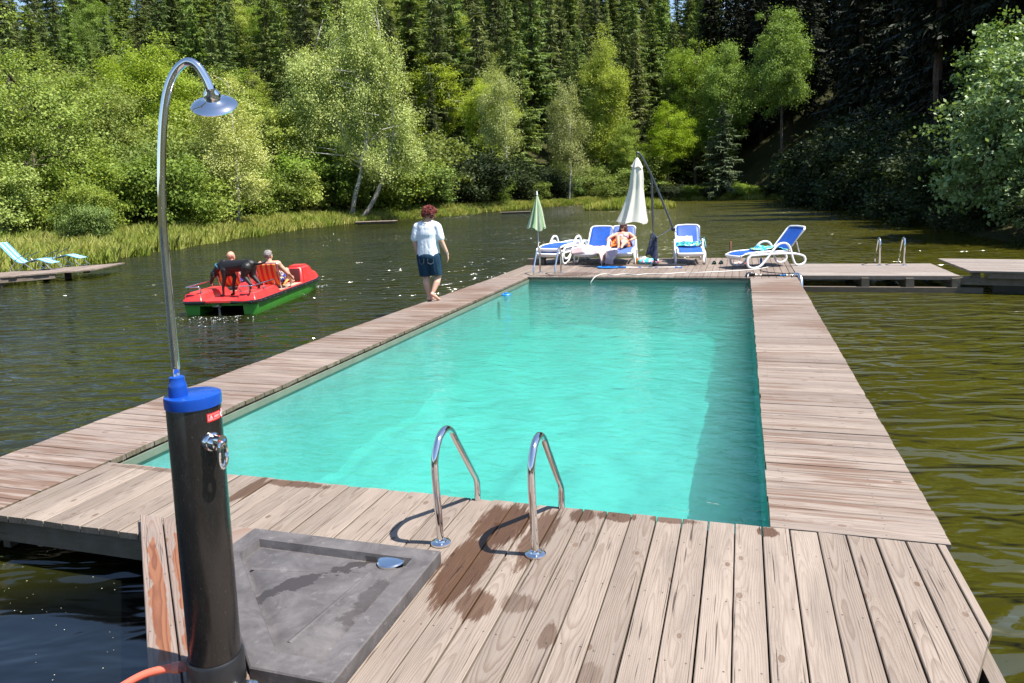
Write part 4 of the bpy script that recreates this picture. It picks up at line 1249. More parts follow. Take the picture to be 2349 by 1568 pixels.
def build_shower():
    cx, cy, z0 = -1.965, 2.205, 0.046
    root = empty('solar_shower', (cx, cy, z0), label='tall black solar shower with blue cap and curved chrome pipe', cat='shower')
    T = lambda p: (p[0] - cx, p[1] - cy, p[2] - z0)
    r = 0.0965
    t = NT('black_tank')
    v = t.coord('Object')
    sc = t.noise(t.mapping(v, (90, 90, 22)), 1.0, 5, 0.75); sp = t.noise(v, 190, 2, 0.5); n = t.noise(v, 6, 4)
    c = t.mix(t.maprange(n, .3, .7), (0.0085, 0.0072, 0.0068), (0.014, 0.012, 0.011))
    c = t.mix(t.maprange(sc, .735, .77, 0, .55), c, (0.20, 0.19, 0.17))
    c = t.mix(t.maprange(sp, .755, .78, 0, .8), c, (0.35, 0.34, 0.32))
    M['tank'] = t.done(t.pbr(c, t.maprange(sc, .5, .75, .20, .42), 0, .6))
    b = MB(); b.lathe([(r, 0.125), (r, 1.12), (r - .004, 1.13)], 48)
    b.build('tank', M['tank'], root)
    b = MB(); b.lathe([(r + .012, 0.0), (r + .010, .118), (r + .004, .126), (r + .001, .126)], 48)
    b.box(.09, .175, -.028, .028, .002, .016, .004)
    base = b.build('base', M['dark_plastic'], root)
    b = MB(); b.lathe([(.031, .016), (.031, .019), (.024, .022), (.012, .023), (.011, .032), (0.0, .034)], 20, c=(.15, 0, 0), close=False)
    b.build('bolt', M['galv'], base)
    b = MB()
    b.lathe([(r + .0005, 1.127), (r + .004, 1.126), (r + .005, 1.157), (r + .003, 1.167), (r - .002, 1.1695), (0, 1.171)], 48, close=False)
    nx, ny = -0.027, -0.043                       # pipe socket near the rim
    b.lathe([(.034, 1.169), (.033, 1.205), (.031, 1.216), (.0275, 1.222), (.0265, 1.242), (.020, 1.246)], 28, c=(nx, ny, 0))
    cap = b.build('cap', M['blue_cap'], root)
    b = MB()
    pts = [(-1.992, 2.162, 1.28), (-1.994, 2.162, 1.557), (-1.993, 2.161, 1.78), (-1.989, 2.162, 1.921), (-1.970, 2.168, 2.136), (-1.945, 2.176, 2.287), (-1.912, 2.186, 2.372), (-1.868, 2.2, 2.414), (-1.832, 2.212, 2.402), (-1.806, 2.220, 2.358), (-1.791, 2.225, 2.315)]
    b.tube(smooth_path([T(p) for p in pts], 7), .0148, 20)
    pipe = b.build('pipe', M['chrome'], root)
    b = MB()
    dr = (Vector(pts[-1]) - Vector(pts[-2])).normalized()
    ax = Vector((-.23, .48, -.80)).normalized()
    a, c2 = frame_for(ax)
    def spin(prof, n=36):
        o = Vector(T(pts[-1]))
        return [[tuple(o + ax * h + (a * math.cos(6.28319 * k / n) + c2 * math.sin(6.28319 * k / n)) * rr) for k in range(n)] for rr, h in prof]
    b.loft(spin([(.017, -.012), (.019, .0), (.026, .008), (.029, .022), (.0265, .034), (.030, .038), (.052, .044), (.074, .052), (.0795, .058), (.077, .062), (.0, .062)]), caps=False)
    b.build('shower_head', M['chrome'], pipe)
    # mixer lever on the side towards the camera
    px, py, pz = -1.845 , 2.175, 1.045
    out = Vector((.95, -.31, 0)).normalized()
    o = Vector((out.x * r, out.y * r, 1.045 - z0)) ; sdv = Vector((-out.y, out.x, 0))
    def ring(rr, h, n=24): return [tuple(o + out * h + (sdv * math.cos(6.28319 * k / n) + Vector((0, 0, 1)) * math.sin(6.28319 * k / n)) * rr) for k in range(n)]
    b = MB()
    b.loft([ring(.036, -.01), ring(.036, .010), ring(.032, .016), ring(.029, .018), ring(.029, .034), ring(.024, .046), ring(.012, .052)])
    mx = b.build('valve', M['chrome'], root)
    b = MB()
    e = o + out * .050
    up = Vector((0, 0, 1))
    loop = []
    for k in range(28):
        w = 2 * math.pi * k / 28
        lx = .0155 * math.cos(w); lz = -.040 + .048 * math.sin(w)
        loop.append(e + sdv * lx + up * lz + out * (.020 - .12 * (lz + .02) * (-1 if lz < -.02 else 0)))
    b.tube(loop, .0085, 8, closed=True)
    b.loft([[tuple(e + sdv * (.021 * math.cos(2 * math.pi * k / 20)) + up * (.010 + .026 * math.sin(2 * math.pi * k / 20)) + out * h) for k in range(20)] for h in (-.012, .016, .021)])
    lv = b.build('lever', M['chrome'], mx)
    def disc(rr, h, dx, dz, mat, name, par, n=14):
        bb = MB(); bb.loft([[tuple(e + sdv * (dx + rr * math.cos(6.28319 * k / n)) + up * (dz + rr * math.sin(6.28319 * k / n)) + out * hh) for k in range(n)] for hh in (h - .002, h)]); return bb.build(name, mat, par)
    disc(.0036, .0225, -.009, .016, m_plain('hot_mark', (.6, .02, .02), .4), 'hot_mark', lv)
    disc(.0036, .0225, .009, .016, M['blue_light'], 'cold_mark', lv)
    # warning sticker: red label with triangle and small print, and a round prohibition sign, wrapped on the tank
    red = m_plain('sticker_red', (0.62, 0.022, 0.022), .35, nvar=.03); wht = m_plain('sticker_white', (0.8, 0.8, 0.8), .4, nvar=.02); blk = m_plain('sticker_black', (0.02, .02, .02), .4)
    def wrap(poly, lift, mat, name, par):
        """flat shapes (angle along the tank in metres, height) laid on the cylinder"""
        bb = MB()
        for pl in poly:
            vs = []
            for (u, h) in pl:
                th = -.35 + u / r
                vs.append(((r + lift) * math.cos(th), (r + lift) * math.sin(th), h))
            bb.add(vs, [tuple(range(len(vs)))])
        return bb.build(name, mat, par, recalc=False)
    def strip(u0, u1, h0, h1, n=8):
        return [[(u0 + (u1 - u0) * k / n, h0), (u0 + (u1 - u0) * (k + 1) / n, h0), (u0 + (u1 - u0) * (k + 1) / n, h1), (u0 + (u1 - u0) * k / n, h1)] for k in range(n)]
    hz = 1.073
    lab = wrap(strip(-.005, .058, hz, hz + .032), .0006, red, 'warning_label', root)
    fr = strip(-.001, .055, hz + .006, hz + .0068) + strip(-.001, .055, hz + .026, hz + .0268) + strip(-.001, -.0002, hz + .006, hz + .0268, 1) + strip(.054, .055, hz + .006, hz + .0268, 1)
    tri = [[(.004, hz + .009), (.0055, hz + .009), (.0115, hz + .022), (.0105, hz + .0235)], [(.0175, hz + .009), (.019, hz + .009), (.0125, hz + .0235), (.0115, hz + .022)], [(.004, hz + .009), (.019, hz + .009), (.0182, hz + .0102), (.0048, hz + .0102)], [(.0109, hz + .0135), (.0121, hz + .0135), (.0123, hz + .019), (.0107, hz + .019)], [(.0109, hz + .0115), (.0121, hz + .0115), (.0121, hz + .0126), (.0109, hz + .0126)]]
    txt = strip(.024, .049, hz + .018, hz + .0192, 4) + strip(.024, .051, hz + .0150, hz + .0160, 4) + strip(.024, .046, hz + .0120, hz + .0130, 4)
    wrap(fr + tri + txt, .0012, wht, 'label_print', lab)
    c0 = (.075, hz + .017)
    circ = lambda rr, n=26: [(c0[0] + rr * math.cos(6.28319 * k / n), c0[1] + 1.15 * rr * math.sin(6.28319 * k / n)) for k in range(n)]
    def annulus(r0, r1, n=26):
        A, B = circ(r0, n), circ(r1, n)
        return [[A[k], A[(k + 1) % n], B[(k + 1) % n], B[k]] for k in range(n)]
    sg = wrap(annulus(.0001, .0165), .0008, wht, 'prohibition_sign', root)
    wrap(annulus(.0138, .0175), .0014, red, 'red_ring', sg)
    wrap([[(c0[0] - .0045, c0[1] + .010), (c0[0] + .004, c0[1] + .010), (c0[0] + .004, c0[1] + .0075), (c0[0] - .0015, c0[1] + .0075), (c0[0] - .0015, c0[1] + .002), (c0[0] - .0045, c0[1] + .002)], [(c0[0] - .002, c0[1] - .002), (c0[0] + .0025, c0[1] - .002), (c0[0] + .003, c0[1] - .010), (c0[0] - .0025, c0[1] - .010)]], .0011, blk, 'tap_symbol', sg)
    wrap([[(c0[0] - .011, c0[1] + .0105), (c0[0] - .0095, c0[1] + .0125), (c0[0] + .011, c0[1] - .0115), (c0[0] + .0095, c0[1] - .0135)]], .0016, red, 'red_bar', sg)
    # hose connection at the foot
    hose = m_plain('orange_hose', (0.60, 0.125, 0.075), .42, nvar=.08)
    o = empty('garden_hose', (-2.15, 2.2, .046), label='orange red garden hose plugged into the foot of the shower', cat='hose')
    b = MB()
    b.tube(smooth_path([(.055, -.045, .075), (.005, -.075, .078), (-.06, -.12, .070), (-.12, -.19, .045), (-.17, -.29, .018), (-.20, -.45, .0165), (-.18, -.7, .0165), (-.05, -.95, .0165)], 8), .0155, 14)
    b.build('hose', hose, o)
    b = MB(); b.tube([(.098, -.03, .075), (.055, -.045, .075), (.030, -.060, .077)], [.021, .022, .020], 14); b.build('connector', m_plain('hose_connector', (.50, .17, .12), .4), o)
build_shower()

def rail_tube(b, x, s=1.0, r=.0205, y0=0.0, dirn=1.0, zb=-.9):
    """one handrail: up from the flange, over, and down into the water (dirn: +1 towards +Y)"""
    P = [(0, 0), (-.015, .2), (-.035, .42), (-.020, .515), (.045, .590), (.13, .610), (.215, .575), (.28, .50), (.40, .36), (.51, .23), (.575, .155), (.597, .11), (.60, .05), (.60, -.2), (.60, zb)]
    pts = [(x, y0 + dirn * p[0] * s, p[1] * s if p[1] > -.5 else p[1]) for p in P]
    path = smooth_path(pts[:13], 6) + [Vector(p) for p in pts[13:]]
    b.tube(path, r, 18)
    return b

def build_ladder(name, loc, label, half, dirn=1.0, s=1.0, zb=-.95, rz=0.0, treads=((-.32), (-.56), (-.80))):
    root = empty(name, loc, rz, label, 'ladder', 'ladders on the decks')
    for sx in (-1, 1):
        b = MB(); rail_tube(b, sx * half, s, .0205, 0, dirn, zb)
        h = b.build('handrail', M['chrome'], root)
        b = MB(); b.lathe([(.056, .001), (.056, .010), (.050, .014), (.033, .017), (.030, .024), (.0225, .026)], 26, c=(sx * half, 0, 0)); b.build('flange', M['chrome'], h)
    for z in treads:
        b = MB(); b.box(-half + .02, half - .02, dirn * .60 * s - .035, dirn * .60 * s + .035, z - .012, z + .012, .006); b.build('tread', M['white'], root)
    return root
build_ladder('pool_ladder', (-1.318, 3.57, 0), 'pair of curved chrome pool handrails in the near deck by the wet patch', .272)
build_ladder('pool_ladder', (-4.27, 16.55, 0), 'chrome pool ladder at the far end, in front of the stacked loungers', .25, -1.0, .98)
build_ladder('lake_ladder', (3.16, 18.0, 0), 'chrome lake ladder on the right jetty, leading down into the open water', .245, 1.0, 1.0, zb=-.9, treads=((-.45), (-.7)))

def build_debris():
    g = np.random.default_rng(12)
    n = 330
    X = -5.2 + 3.0 * g.random(n); Y = 1.3 + 2.0 * g.random(n)
    ok = (X + Y < -.25); X, Y = X[ok], Y[ok]; n = len(X)
    C = np.stack([X, Y, np.full(n, LAKE_Z + .003)], 1)
    a = g.random(n) * 6.28
    D = np.stack([np.cos(a), np.sin(a), 0 * a], 1)
    L = .004 + .007 * g.random(n) ** 2
    me = quads_mesh('specks', rot_quads(C, D, np.tile([0, 0, 1.], (n, 1)), L, L * .6))
    tag(link('floating_specks', me, m_plain('pollen', (.55, .52, .40), .7)), kind='stuff', label='pollen and tiny debris floating on the calm lake corner')
    for (x, y, c, s, rz, lb) in ((-4.62, 2.98, (.62, .42, .03), .05, .3, 'small yellow leaf floating beside the near platform'), (-2.98, 2.15, (.55, .56, .36), .035, 2.0, 'small pale leaf floating in the dark corner by the boards')):
        b = MB()
        b.add([(-s, 0, .003), (-.2 * s, .38 * s, .006), (s, 0, .004), (-.2 * s, -.38 * s, .004)], [(0, 1, 2), (0, 2, 3)])
        o = b.build('leaf', m_plain('floating_leaf', c, .6), recalc=False); o.location = (x, y, LAKE_Z + .002); o.rotation_euler = (0, 0, rz); tag(o, lb, 'leaf')
build_debris()
# ---------------------------------------------------------------- far deck, jetties, loungers, parasols
def build_jetties():
    # right jetty
    root = empty('wooden_jetty', (2.7, 17.2, 0), label='long low jetty of lengthwise boards joining the far deck to the raft', cat='jetty')
    d = Deck(); d.row(16.13 - 17.2, 18.42 - 17.2, 1.075 - 2.7, 4.02 - 2.7, 'x', 0.004, w=.139); d.build('boards', M['jetty'], root)
    d = Deck(); d.beam(1.08 - 2.7, 4.3 - 2.7, 16.10 - 17.2, 16.125 - 17.2, -.075, -.003); d.build('fascia', M['jetty'], root)
    d = Deck(); d.beam(1.12 - 2.7, 4.4 - 2.7, 15.98 - 17.2, 16.11 - 17.2, -.36, -.215); d.build('float_beam', M['beam'], root)
    for x in (2.35, 3.15, 3.95):
        d = Deck(); d.beam(x - .07 - 2.7, x + .07 - 2.7, 16.02 - 17.2, 18.2 - 17.2, -.213, -.040); d.build('cross_beam', M['beam'], root)
    # raft
    root = empty('wooden_raft', (4.15, 15.93, 0), R(-11), 'higher raft of pale boards at the right edge beside the jetty', 'raft')
    d = Deck(); d.row(0, 2.35, 0, 6.2, 'x', .125, w=.139, clip=lambda p, q, a, b: (a - p * .2, b, a - q * .2, b)); d.build('boards', M['jetty'], root)
    d = Deck(); d.beam(.30, 6.2, .03, .07, -.02, .084); d.build('fascia', M['old_wood'], root)
    d = Deck(); d.beam(-.25, 6.2, .10, .22, -.16, -.024); d.build('float_beam', M['beam'], root)
    d = Deck(); d.beam(.05, .18, .1, 2.2, -.02, .084); d.build('cross_beam', M['beam'], root)
    fl = MB(); fl.box(.4, 6, .3, 2.2, -.5, -.03); fl.build('float', M['dark_plastic'], root)
    # left jetty with the loungers
    A = (-18.74, 17.44); ro = math.atan2(1.95, -.83)
    root = empty('wooden_jetty', (*A, 0), ro, 'old plank jetty on the left carrying two light blue loungers', 'jetty')
    d = Deck(); d.row(0, 5.6, 0, 2.12, 'x', -.02, w=.15, gap=.012, jit=.03, clip=lambda p, q, a, b: (a - .68 * p, b - .68 * p, a - .68 * q, b - .68 * q)); d.build('boards', M['old_wood'], root)
    d = Deck()
    for s0 in (.0,):
        n0 = len(d.v)
        for z in (-.20, -.06):
            for (s, e) in ((.9, .05), (.9, .11), (5.6, .11), (5.6, .05)):
                d.v.append((-.68 * s + e, s, z)); d.w.append((s, z + e, 3.1))
        d.f += [(0, 1, 2, 3), (7, 6, 5, 4), (0, 3, 7, 4), (1, 5, 6, 2), (0, 4, 5, 1), (3, 2, 6, 7)]
    d.build('side_beam', M['old_wood'], root)
    for (s, e) in ((.25, .25), (.9, .9), (2.0, .10), (1.6, 1.5), (4.0, .1), (4.0, 1.5)):
        d = Deck(); d.beam(-.68 * s + e, -.68 * s + e + .14, s, s + .14, -.9 if s > .5 else -.14, -.07); d.build('post', M['old_wood'], root)
    # small jetty by the birch, and a low plank landing further on
    root = empty('small_jetty', (-27.7, 52.6, -.12), R(17), 'small grey landing stage at the foot of the white birch', 'jetty')
    d = Deck(); d.row(-1.6, 1.6, -.7, .75, 'y', 0, w=.15); d.build('boards', M['old_wood'], root)
    d = Deck(); d.beam(-1.55, 1.55, -.62, -.55, -.17, -.045); d.beam(-1.55, 1.55, .5, .57, -.17, -.045); d.build('frame', M['beam'], root)
    for (x, y) in ((-1.4, -.5), (1.0, -.5), (-1.4, .4), (1.0, .4)):
        d = Deck(); d.beam(x, x + .14, y, y + .14, -.8, -.175); d.build('post', M['beam'], root)
    root = empty('small_jetty', (-21.1, 68.8, -.13), R(17), 'low pale plank landing at the far reeds, left of the green parasol', 'jetty')
    d = Deck(); d.row(-.4, .4, -1.5, 1.5, 'x', 0, w=.15); d.build('boards', M['jetty'], root)
    d = Deck(); d.beam(-1.4, 1.4, -.3, -.2, -.3, -.045); d.build('frame', M['beam'], root)
build_jetties()

def grid_cloth(name, f, nu, nv, mat, parent=None, th=0.0):
    vs = [f(i / nu, j / nv) for j in range(nv + 1) for i in range(nu + 1)]
    fs = [(j * (nu + 1) + i, j * (nu + 1) + i + 1, (j + 1) * (nu + 1) + i + 1, (j + 1) * (nu + 1) + i) for j in range(nv) for i in range(nu)]
    b = MB(); b.add(vs, fs, True)
    o = b.build(name, mat, parent, recalc=False)
    if th:
        md = o.modifiers.new('thickness', 'SOLIDIFY'); md.thickness = th; md.offset = 0
    return o

def sweep_rect(b, pts, w, h, closed=False, ref=(0, 1, 0)):
    """rounded rectangular bar along a path lying in the XZ plane (w across Y)"""
    N = len(pts); n = 10
    prof = []
    for k in range(n):
        a = 2 * math.pi * (k + .5) / n
        c, s = math.cos(a), math.sin(a)
        prof.append((math.copysign(abs(c) ** .5, c) * w / 2, math.copysign(abs(s) ** .5, s) * h / 2))
    vs, fs = [], []
    for i in range(N):
        p = Vector(pts[i])
        t = (Vector(pts[(i + 1) % N]) - Vector(pts[i - 1])) if closed else (Vector(pts[min(i + 1, N - 1)]) - Vector(pts[max(i - 1, 0)]))
        t.normalize(); bb = Vector(ref); a = t.cross(bb).normalized()
        for (u, v) in prof: vs.append(p + bb * u + a * v)
    M_ = N if closed else N - 1
    for i in range(M_):
        j = (i + 1) % N
        for k in range(n): fs.append((i * n + k, i * n + (k + 1) % n, j * n + (k + 1) % n, j * n + k))
    if not closed: fs += [tuple(range(n)), tuple((N - 1) * n + k for k in range(n))]
    b.add(vs, fs, True)

def make_lounger(name, label, back=52.0, faded=False, group='blue and white sun loungers on the far deck'):
    """x runs from the foot end (0) to the head, z up; white resin side loops with armrests, blue sling"""
    root = empty(name, (0, 0, 0), 0, label, 'sun lounger', group)
    sling = M['blue_faded'] if faded else M['blue_sling']
    loop = [(.06, .30), (-.02, .22), (-.015, .09), (.07, .028), (.20, .024), (.33, .07), (.50, .24), (.66, .42), (.78, .52), (.92, .545), (1.03, .50), (1.10, .38), (1.15, .20), (1.22, .06), (1.32, .024), (1.43, .045), (1.49, .12), (1.46, .21), (1.36, .255), (1.22, .285)]
    for sy in (-1, 1):
        b = MB()
        pts = smooth_path([(x, sy * .345, z) for x, z in loop] , 5)
        sweep_rect(b, pts, .040, .046)
        sweep_rect(b, smooth_path([(.05, sy * .345, .305), (.5, sy * .345, .312), (1.0, sy * .345, .305), (1.24, sy * .345, .285)], 4), .038, .050)
        b.build('side_frame', M['white'], root)
    # seat: rim and sling, dipping at the foot end
    def seatp(s): return Vector((-.20 + 1.30 * s, 0, .335 + .03 * math.sin(s * 2.6) - .10 * max(0, .16 - s) ** 1.3 * 6))
    b = MB()
    ring = []
    for s in np.linspace(.03, 1, 12): ring.append(seatp(s) + Vector((0, -.30, 0)))
    for s in np.linspace(1, .03, 12): ring.append(seatp(s) + Vector((0, .30, 0)))
    for a in np.linspace(90, 270, 9)[1:-1]: ring.append(seatp(.03) + Vector((.05 * math.cos(R(a)) * 1.3, .30 * math.sin(R(a)), -.012)))
    b.tube(ring, .024, 8, closed=True)
    for x in (.25, .75): b.box(x, x + .05, -.33, .33, .275, .305, .008)
    b.build('seat_frame', M['white'], root)
    b = MB()                                   # deep white front apron below the sling
    rows = []
    for k in range(13):
        a = R(90 + 180 * k / 12); rows.append([tuple(seatp(.03) + Vector((.07 * math.cos(a), .31 * math.sin(a), .012))), tuple(seatp(.03) + Vector((.075 * math.cos(a) + .03, .30 * math.sin(a), -.062 - .022 * abs(math.cos(a)))))])
    b.loft([[r_[0] for r_ in rows], [r_[1] for r_ in rows]], closed_ring=False, caps=False)
    o = b.build('apron', M['white'], root); md = o.modifiers.new('thickness', 'SOLIDIFY'); md.thickness = .014
    grid_cloth('seat_sling', lambda u, v: tuple(seatp(.02 + .97 * u) + Vector((0, (v - .5) * .585, .006 - .022 * (1 - (2 * v - 1) ** 2) * math.sin(math.pi * u)))), 16, 8, sling, root, .006)
    # back
    piv = Vector((1.05, 0, .345)); a = R(back); ux = Vector((math.cos(a), 0, math.sin(a))); nz = Vector((-math.sin(a), 0, math.cos(a)))
    L, W, c = .72, .305, .09
    out = [(0, -W * .98)] + [(L - c, -W)] + [(L - c + c * math.sin(R(t)), -W + c - c * math.cos(R(t))) for t in (25, 50, 75, 90)]
    out = out + [(L + .012, 0)] + [(u, -v) for u, v in reversed(out)]
    b = MB(); sweep_pts = [piv + ux * u + Vector((0, v, 0)) for u, v in out]
    b.tube(sweep_pts, .0245, 8, closed=True, flat=1.0)
    if back > 20:
        for sy in (-1, 1):
            b.tube([piv + ux * .34 + Vector((0, sy * .27, 0)) - nz * .02, Vector((1.38, sy * .27, .30))], .014, 6)
    b.build('back_frame', M['white'], root)
    def wv(u): return W - .012 - (c - math.sqrt(max(0, c * c - max(0, u - (L - c)) ** 2)) if u > L - c else 0)
    grid_cloth('back_sling', lambda u, v: tuple(piv + ux * (.01 + (L - .02) * u) + Vector((0, (2 * v - 1) * wv(.01 + (L - .02) * u), 0)) - nz * .02 * (1 - (2 * v - 1) ** 2) * math.sin(math.pi * u)), 16, 8, sling, root, .006)
    return root

LG = 'blue and white sun loungers on the far deck'
lg = make_lounger('sun_lounger', 'white lounger with empty raised blue back and pink towel over its seat', 48)
lg.location = (-3.74, 18.32, 0); lg.rotation_euler = (0, 0, R(86))
l3 = copy_tree(lg, (-2.92, 18.36, 0), R(95), label='white lounger with faded blue back on which the woman in a bikini sits')
for ch in l3.children:
    if 'sling' in ch.name: ch.data = ch.data.copy(); ch.data.materials[0] = M['blue_faded']
l4 = copy_tree(lg, (-1.20, 18.25, 0), R(97), label='white lounger with raised blue back and a green and turquoise towel, facing the pool')
l5 = copy_tree(lg, (-.06, 17.55, 0), R(33), label='white lounger turned sideways, at the right end of the far deck')
s1 = make_lounger('sun_lounger', 'lower of the two stacked loungers with flat backs, by the far pool ladder', 1.0)
s1.location = (-4.72, 18.35, 0); s1.rotation_euler = (0, 0, R(78))
s2 = copy_tree(s1, (-4.70, 18.42, .125), R(78), label='upper of the two stacked loungers with flat backs, by the far pool ladder')

def drape(name, label, root_obj, fx, nu, nv, mat, cat='towel', th=.008):
    """cloth laid out in a lounger's own frame, linked as a thing of its own"""
    o = grid_cloth(name, fx, nu, nv, mat, None, th)
    o.location = root_obj.location; o.rotation_euler = root_obj.rotation_euler
    return tag(o, label, cat)
def wob(x, y, s, a): return a * mnoise.noise((x * s, y * s, 3.3))
M['pink'] = m_print('pink_towel', (.62, .45, .45), ((.60, (.72, .60, .58)), (.64, (.55, .36, .38))), 5)
M['palm'] = m_print('leaf_print_towel', (.02, .30, .40), ((.52, (.45, .72, .72)), (.56, (.04, .38, .10)), (.60, (.50, .62, .06)), (.60, (.01, .10, .30))), 9)
M['orange'] = m_print('orange_towel', (.68, .17, .035), ((.50, (.62, .06, .03)), (.60, (.80, .40, .05))), 7)
M['lilac'] = m_print('lilac_towel', (.50, .40, .46), ((.5, (.62, .54, .58)), (.62, (.42, .27, .33))), 6)
def f_l2(u, v):
    y = -.62 + 1.0 * v; x = -.24 + .78 * u
    z = .385 + .05 * abs(mnoise.noise((u * 5, v * 5, 1))) + .06 * mnoise.noise((u * 2.6, v * 3.1, 7)) + .03
    if y < -.36: z -= (abs(y) - .36) * 1.25 + 0; y = -.36 - (abs(y) - .36) * .22
    if x < -.16: z -= (-.16 - x) * 1.6
    return (x, y, z)
drape('towel', 'pale pink towel spread over the seat of the second blue lounger', lg, f_l2, 30, 30, M['pink'])
def f_l3(u, v):
    y = .06 + .26 * v + .03 * math.sin(u * 9); s = u
    if s < .4: return (.26 - s * 1.15, y, .385 + wob(s * 3, v * 3, 2, .03))
    q = (s - .4) / .6
    return (-.22 - .05 * math.sin(q * 3) - .05 * q, y + .03 * math.sin(v * 9 + q * 2) + .05 * q, .375 - .34 * q + .01 * math.sin(v * 12))
drape('towel', 'lilac and pink towel hanging over the foot end of the woman\'s lounger to the deck', l3, f_l3, 26, 16, M['lilac'])
def f_or(u, v):
    a = R(48); piv = Vector((1.05, 0, .345)); ux = Vector((math.cos(a), 0, math.sin(a))); nz = Vector((-math.sin(a), 0, math.cos(a)))
    y = -.20 + .63 * v
    s = .46 * u
    p = piv + ux * (s - .02) + nz * (.045 + .03 * mnoise.noise((u * 4, v * 5, 2))) + Vector((0, y, 0))
    if y > .25: p += Vector((-(y - .25) * .35, 0, -(y - .25) * (.2 + .9 * u)))
    if u < .2: p += Vector((-(.2 - u) * 1.2, 0, (.2 - u) * .15))
    return tuple(p)
drape('towel', 'orange and red towel spread behind the woman on her lounger', l3, f_or, 26, 26, M['orange'])
def f_l4(u, v):
    y = -.40 + .74 * v; x = .72 + .30 * u
    z = .385 + .10 * math.sin(math.pi * u) * (.75 + .5 * mnoise.noise((v * 5, u * 2, 5))) + .035 * mnoise.noise((u * 8, v * 9, 2)) + .02
    if y < -.26: q = -.26 - y; z = z + .14 - 1.5 * q + .0; y = -.375 - q * .35
    return (x, y, z)
drape('towel', 'crumpled turquoise and green leaf print towel on the lounger facing the pool', l4, f_l4, 30, 30, M['palm'])
b_ = grid_cloth('towel', lambda u, v: (.95 + .14 * u, -.10 + .42 * v, .50 + .12 * u + .03 * mnoise.noise((u * 3, v * 5, 1))), 10, 14, M['white'], None, .012)
b_.location = l4.location; b_.rotation_euler = l4.rotation_euler; tag(b_, 'folded white towel leaning behind the leaf print towel', 'towel')
def f_l5(u, v):
    y = -.28 + .56 * v; x = .42 + .66 * u
    z = .375 + .085 * math.sin(math.pi * min(1, u * 1.1)) * (.7 + .7 * mnoise.noise((v * 4, u * 3, 9))) + .03 * mnoise.noise((u * 8, v * 7, 2)) + .015
    return (x, y, z)
drape('towel', 'turquoise and white leaf print towel bunched on the sideways lounger', l5, f_l5, 28, 22, M['palm'])

def closed_canopy(b, base, top, rfun, n=48, folds=8, depth=.22, m=22, sway=(0, 0)):
    rings = []
    for j in range(m + 1):
        t = j / m
        z = top + (base - top) * t
        r = rfun(t)
        ring = []
        for k in range(n):
            w = 2 * math.pi * k / n
            f = 1 + depth * min(1, t * 3) * math.cos(folds * w + .8 * math.sin(3 * w)) + .06 * math.sin(3 * w + 5 * t)
            zz = z + (.04 * math.cos(folds * w * .5 + 1) + .03 * math.sin(2 * w)) * max(0, t - .85) / .15
            ring.append((sway[0] * t * t + r * f * math.cos(w), sway[1] * t * t + r * f * math.sin(w), zz))
        rings.append(ring)
    b.loft(rings, caps=False)

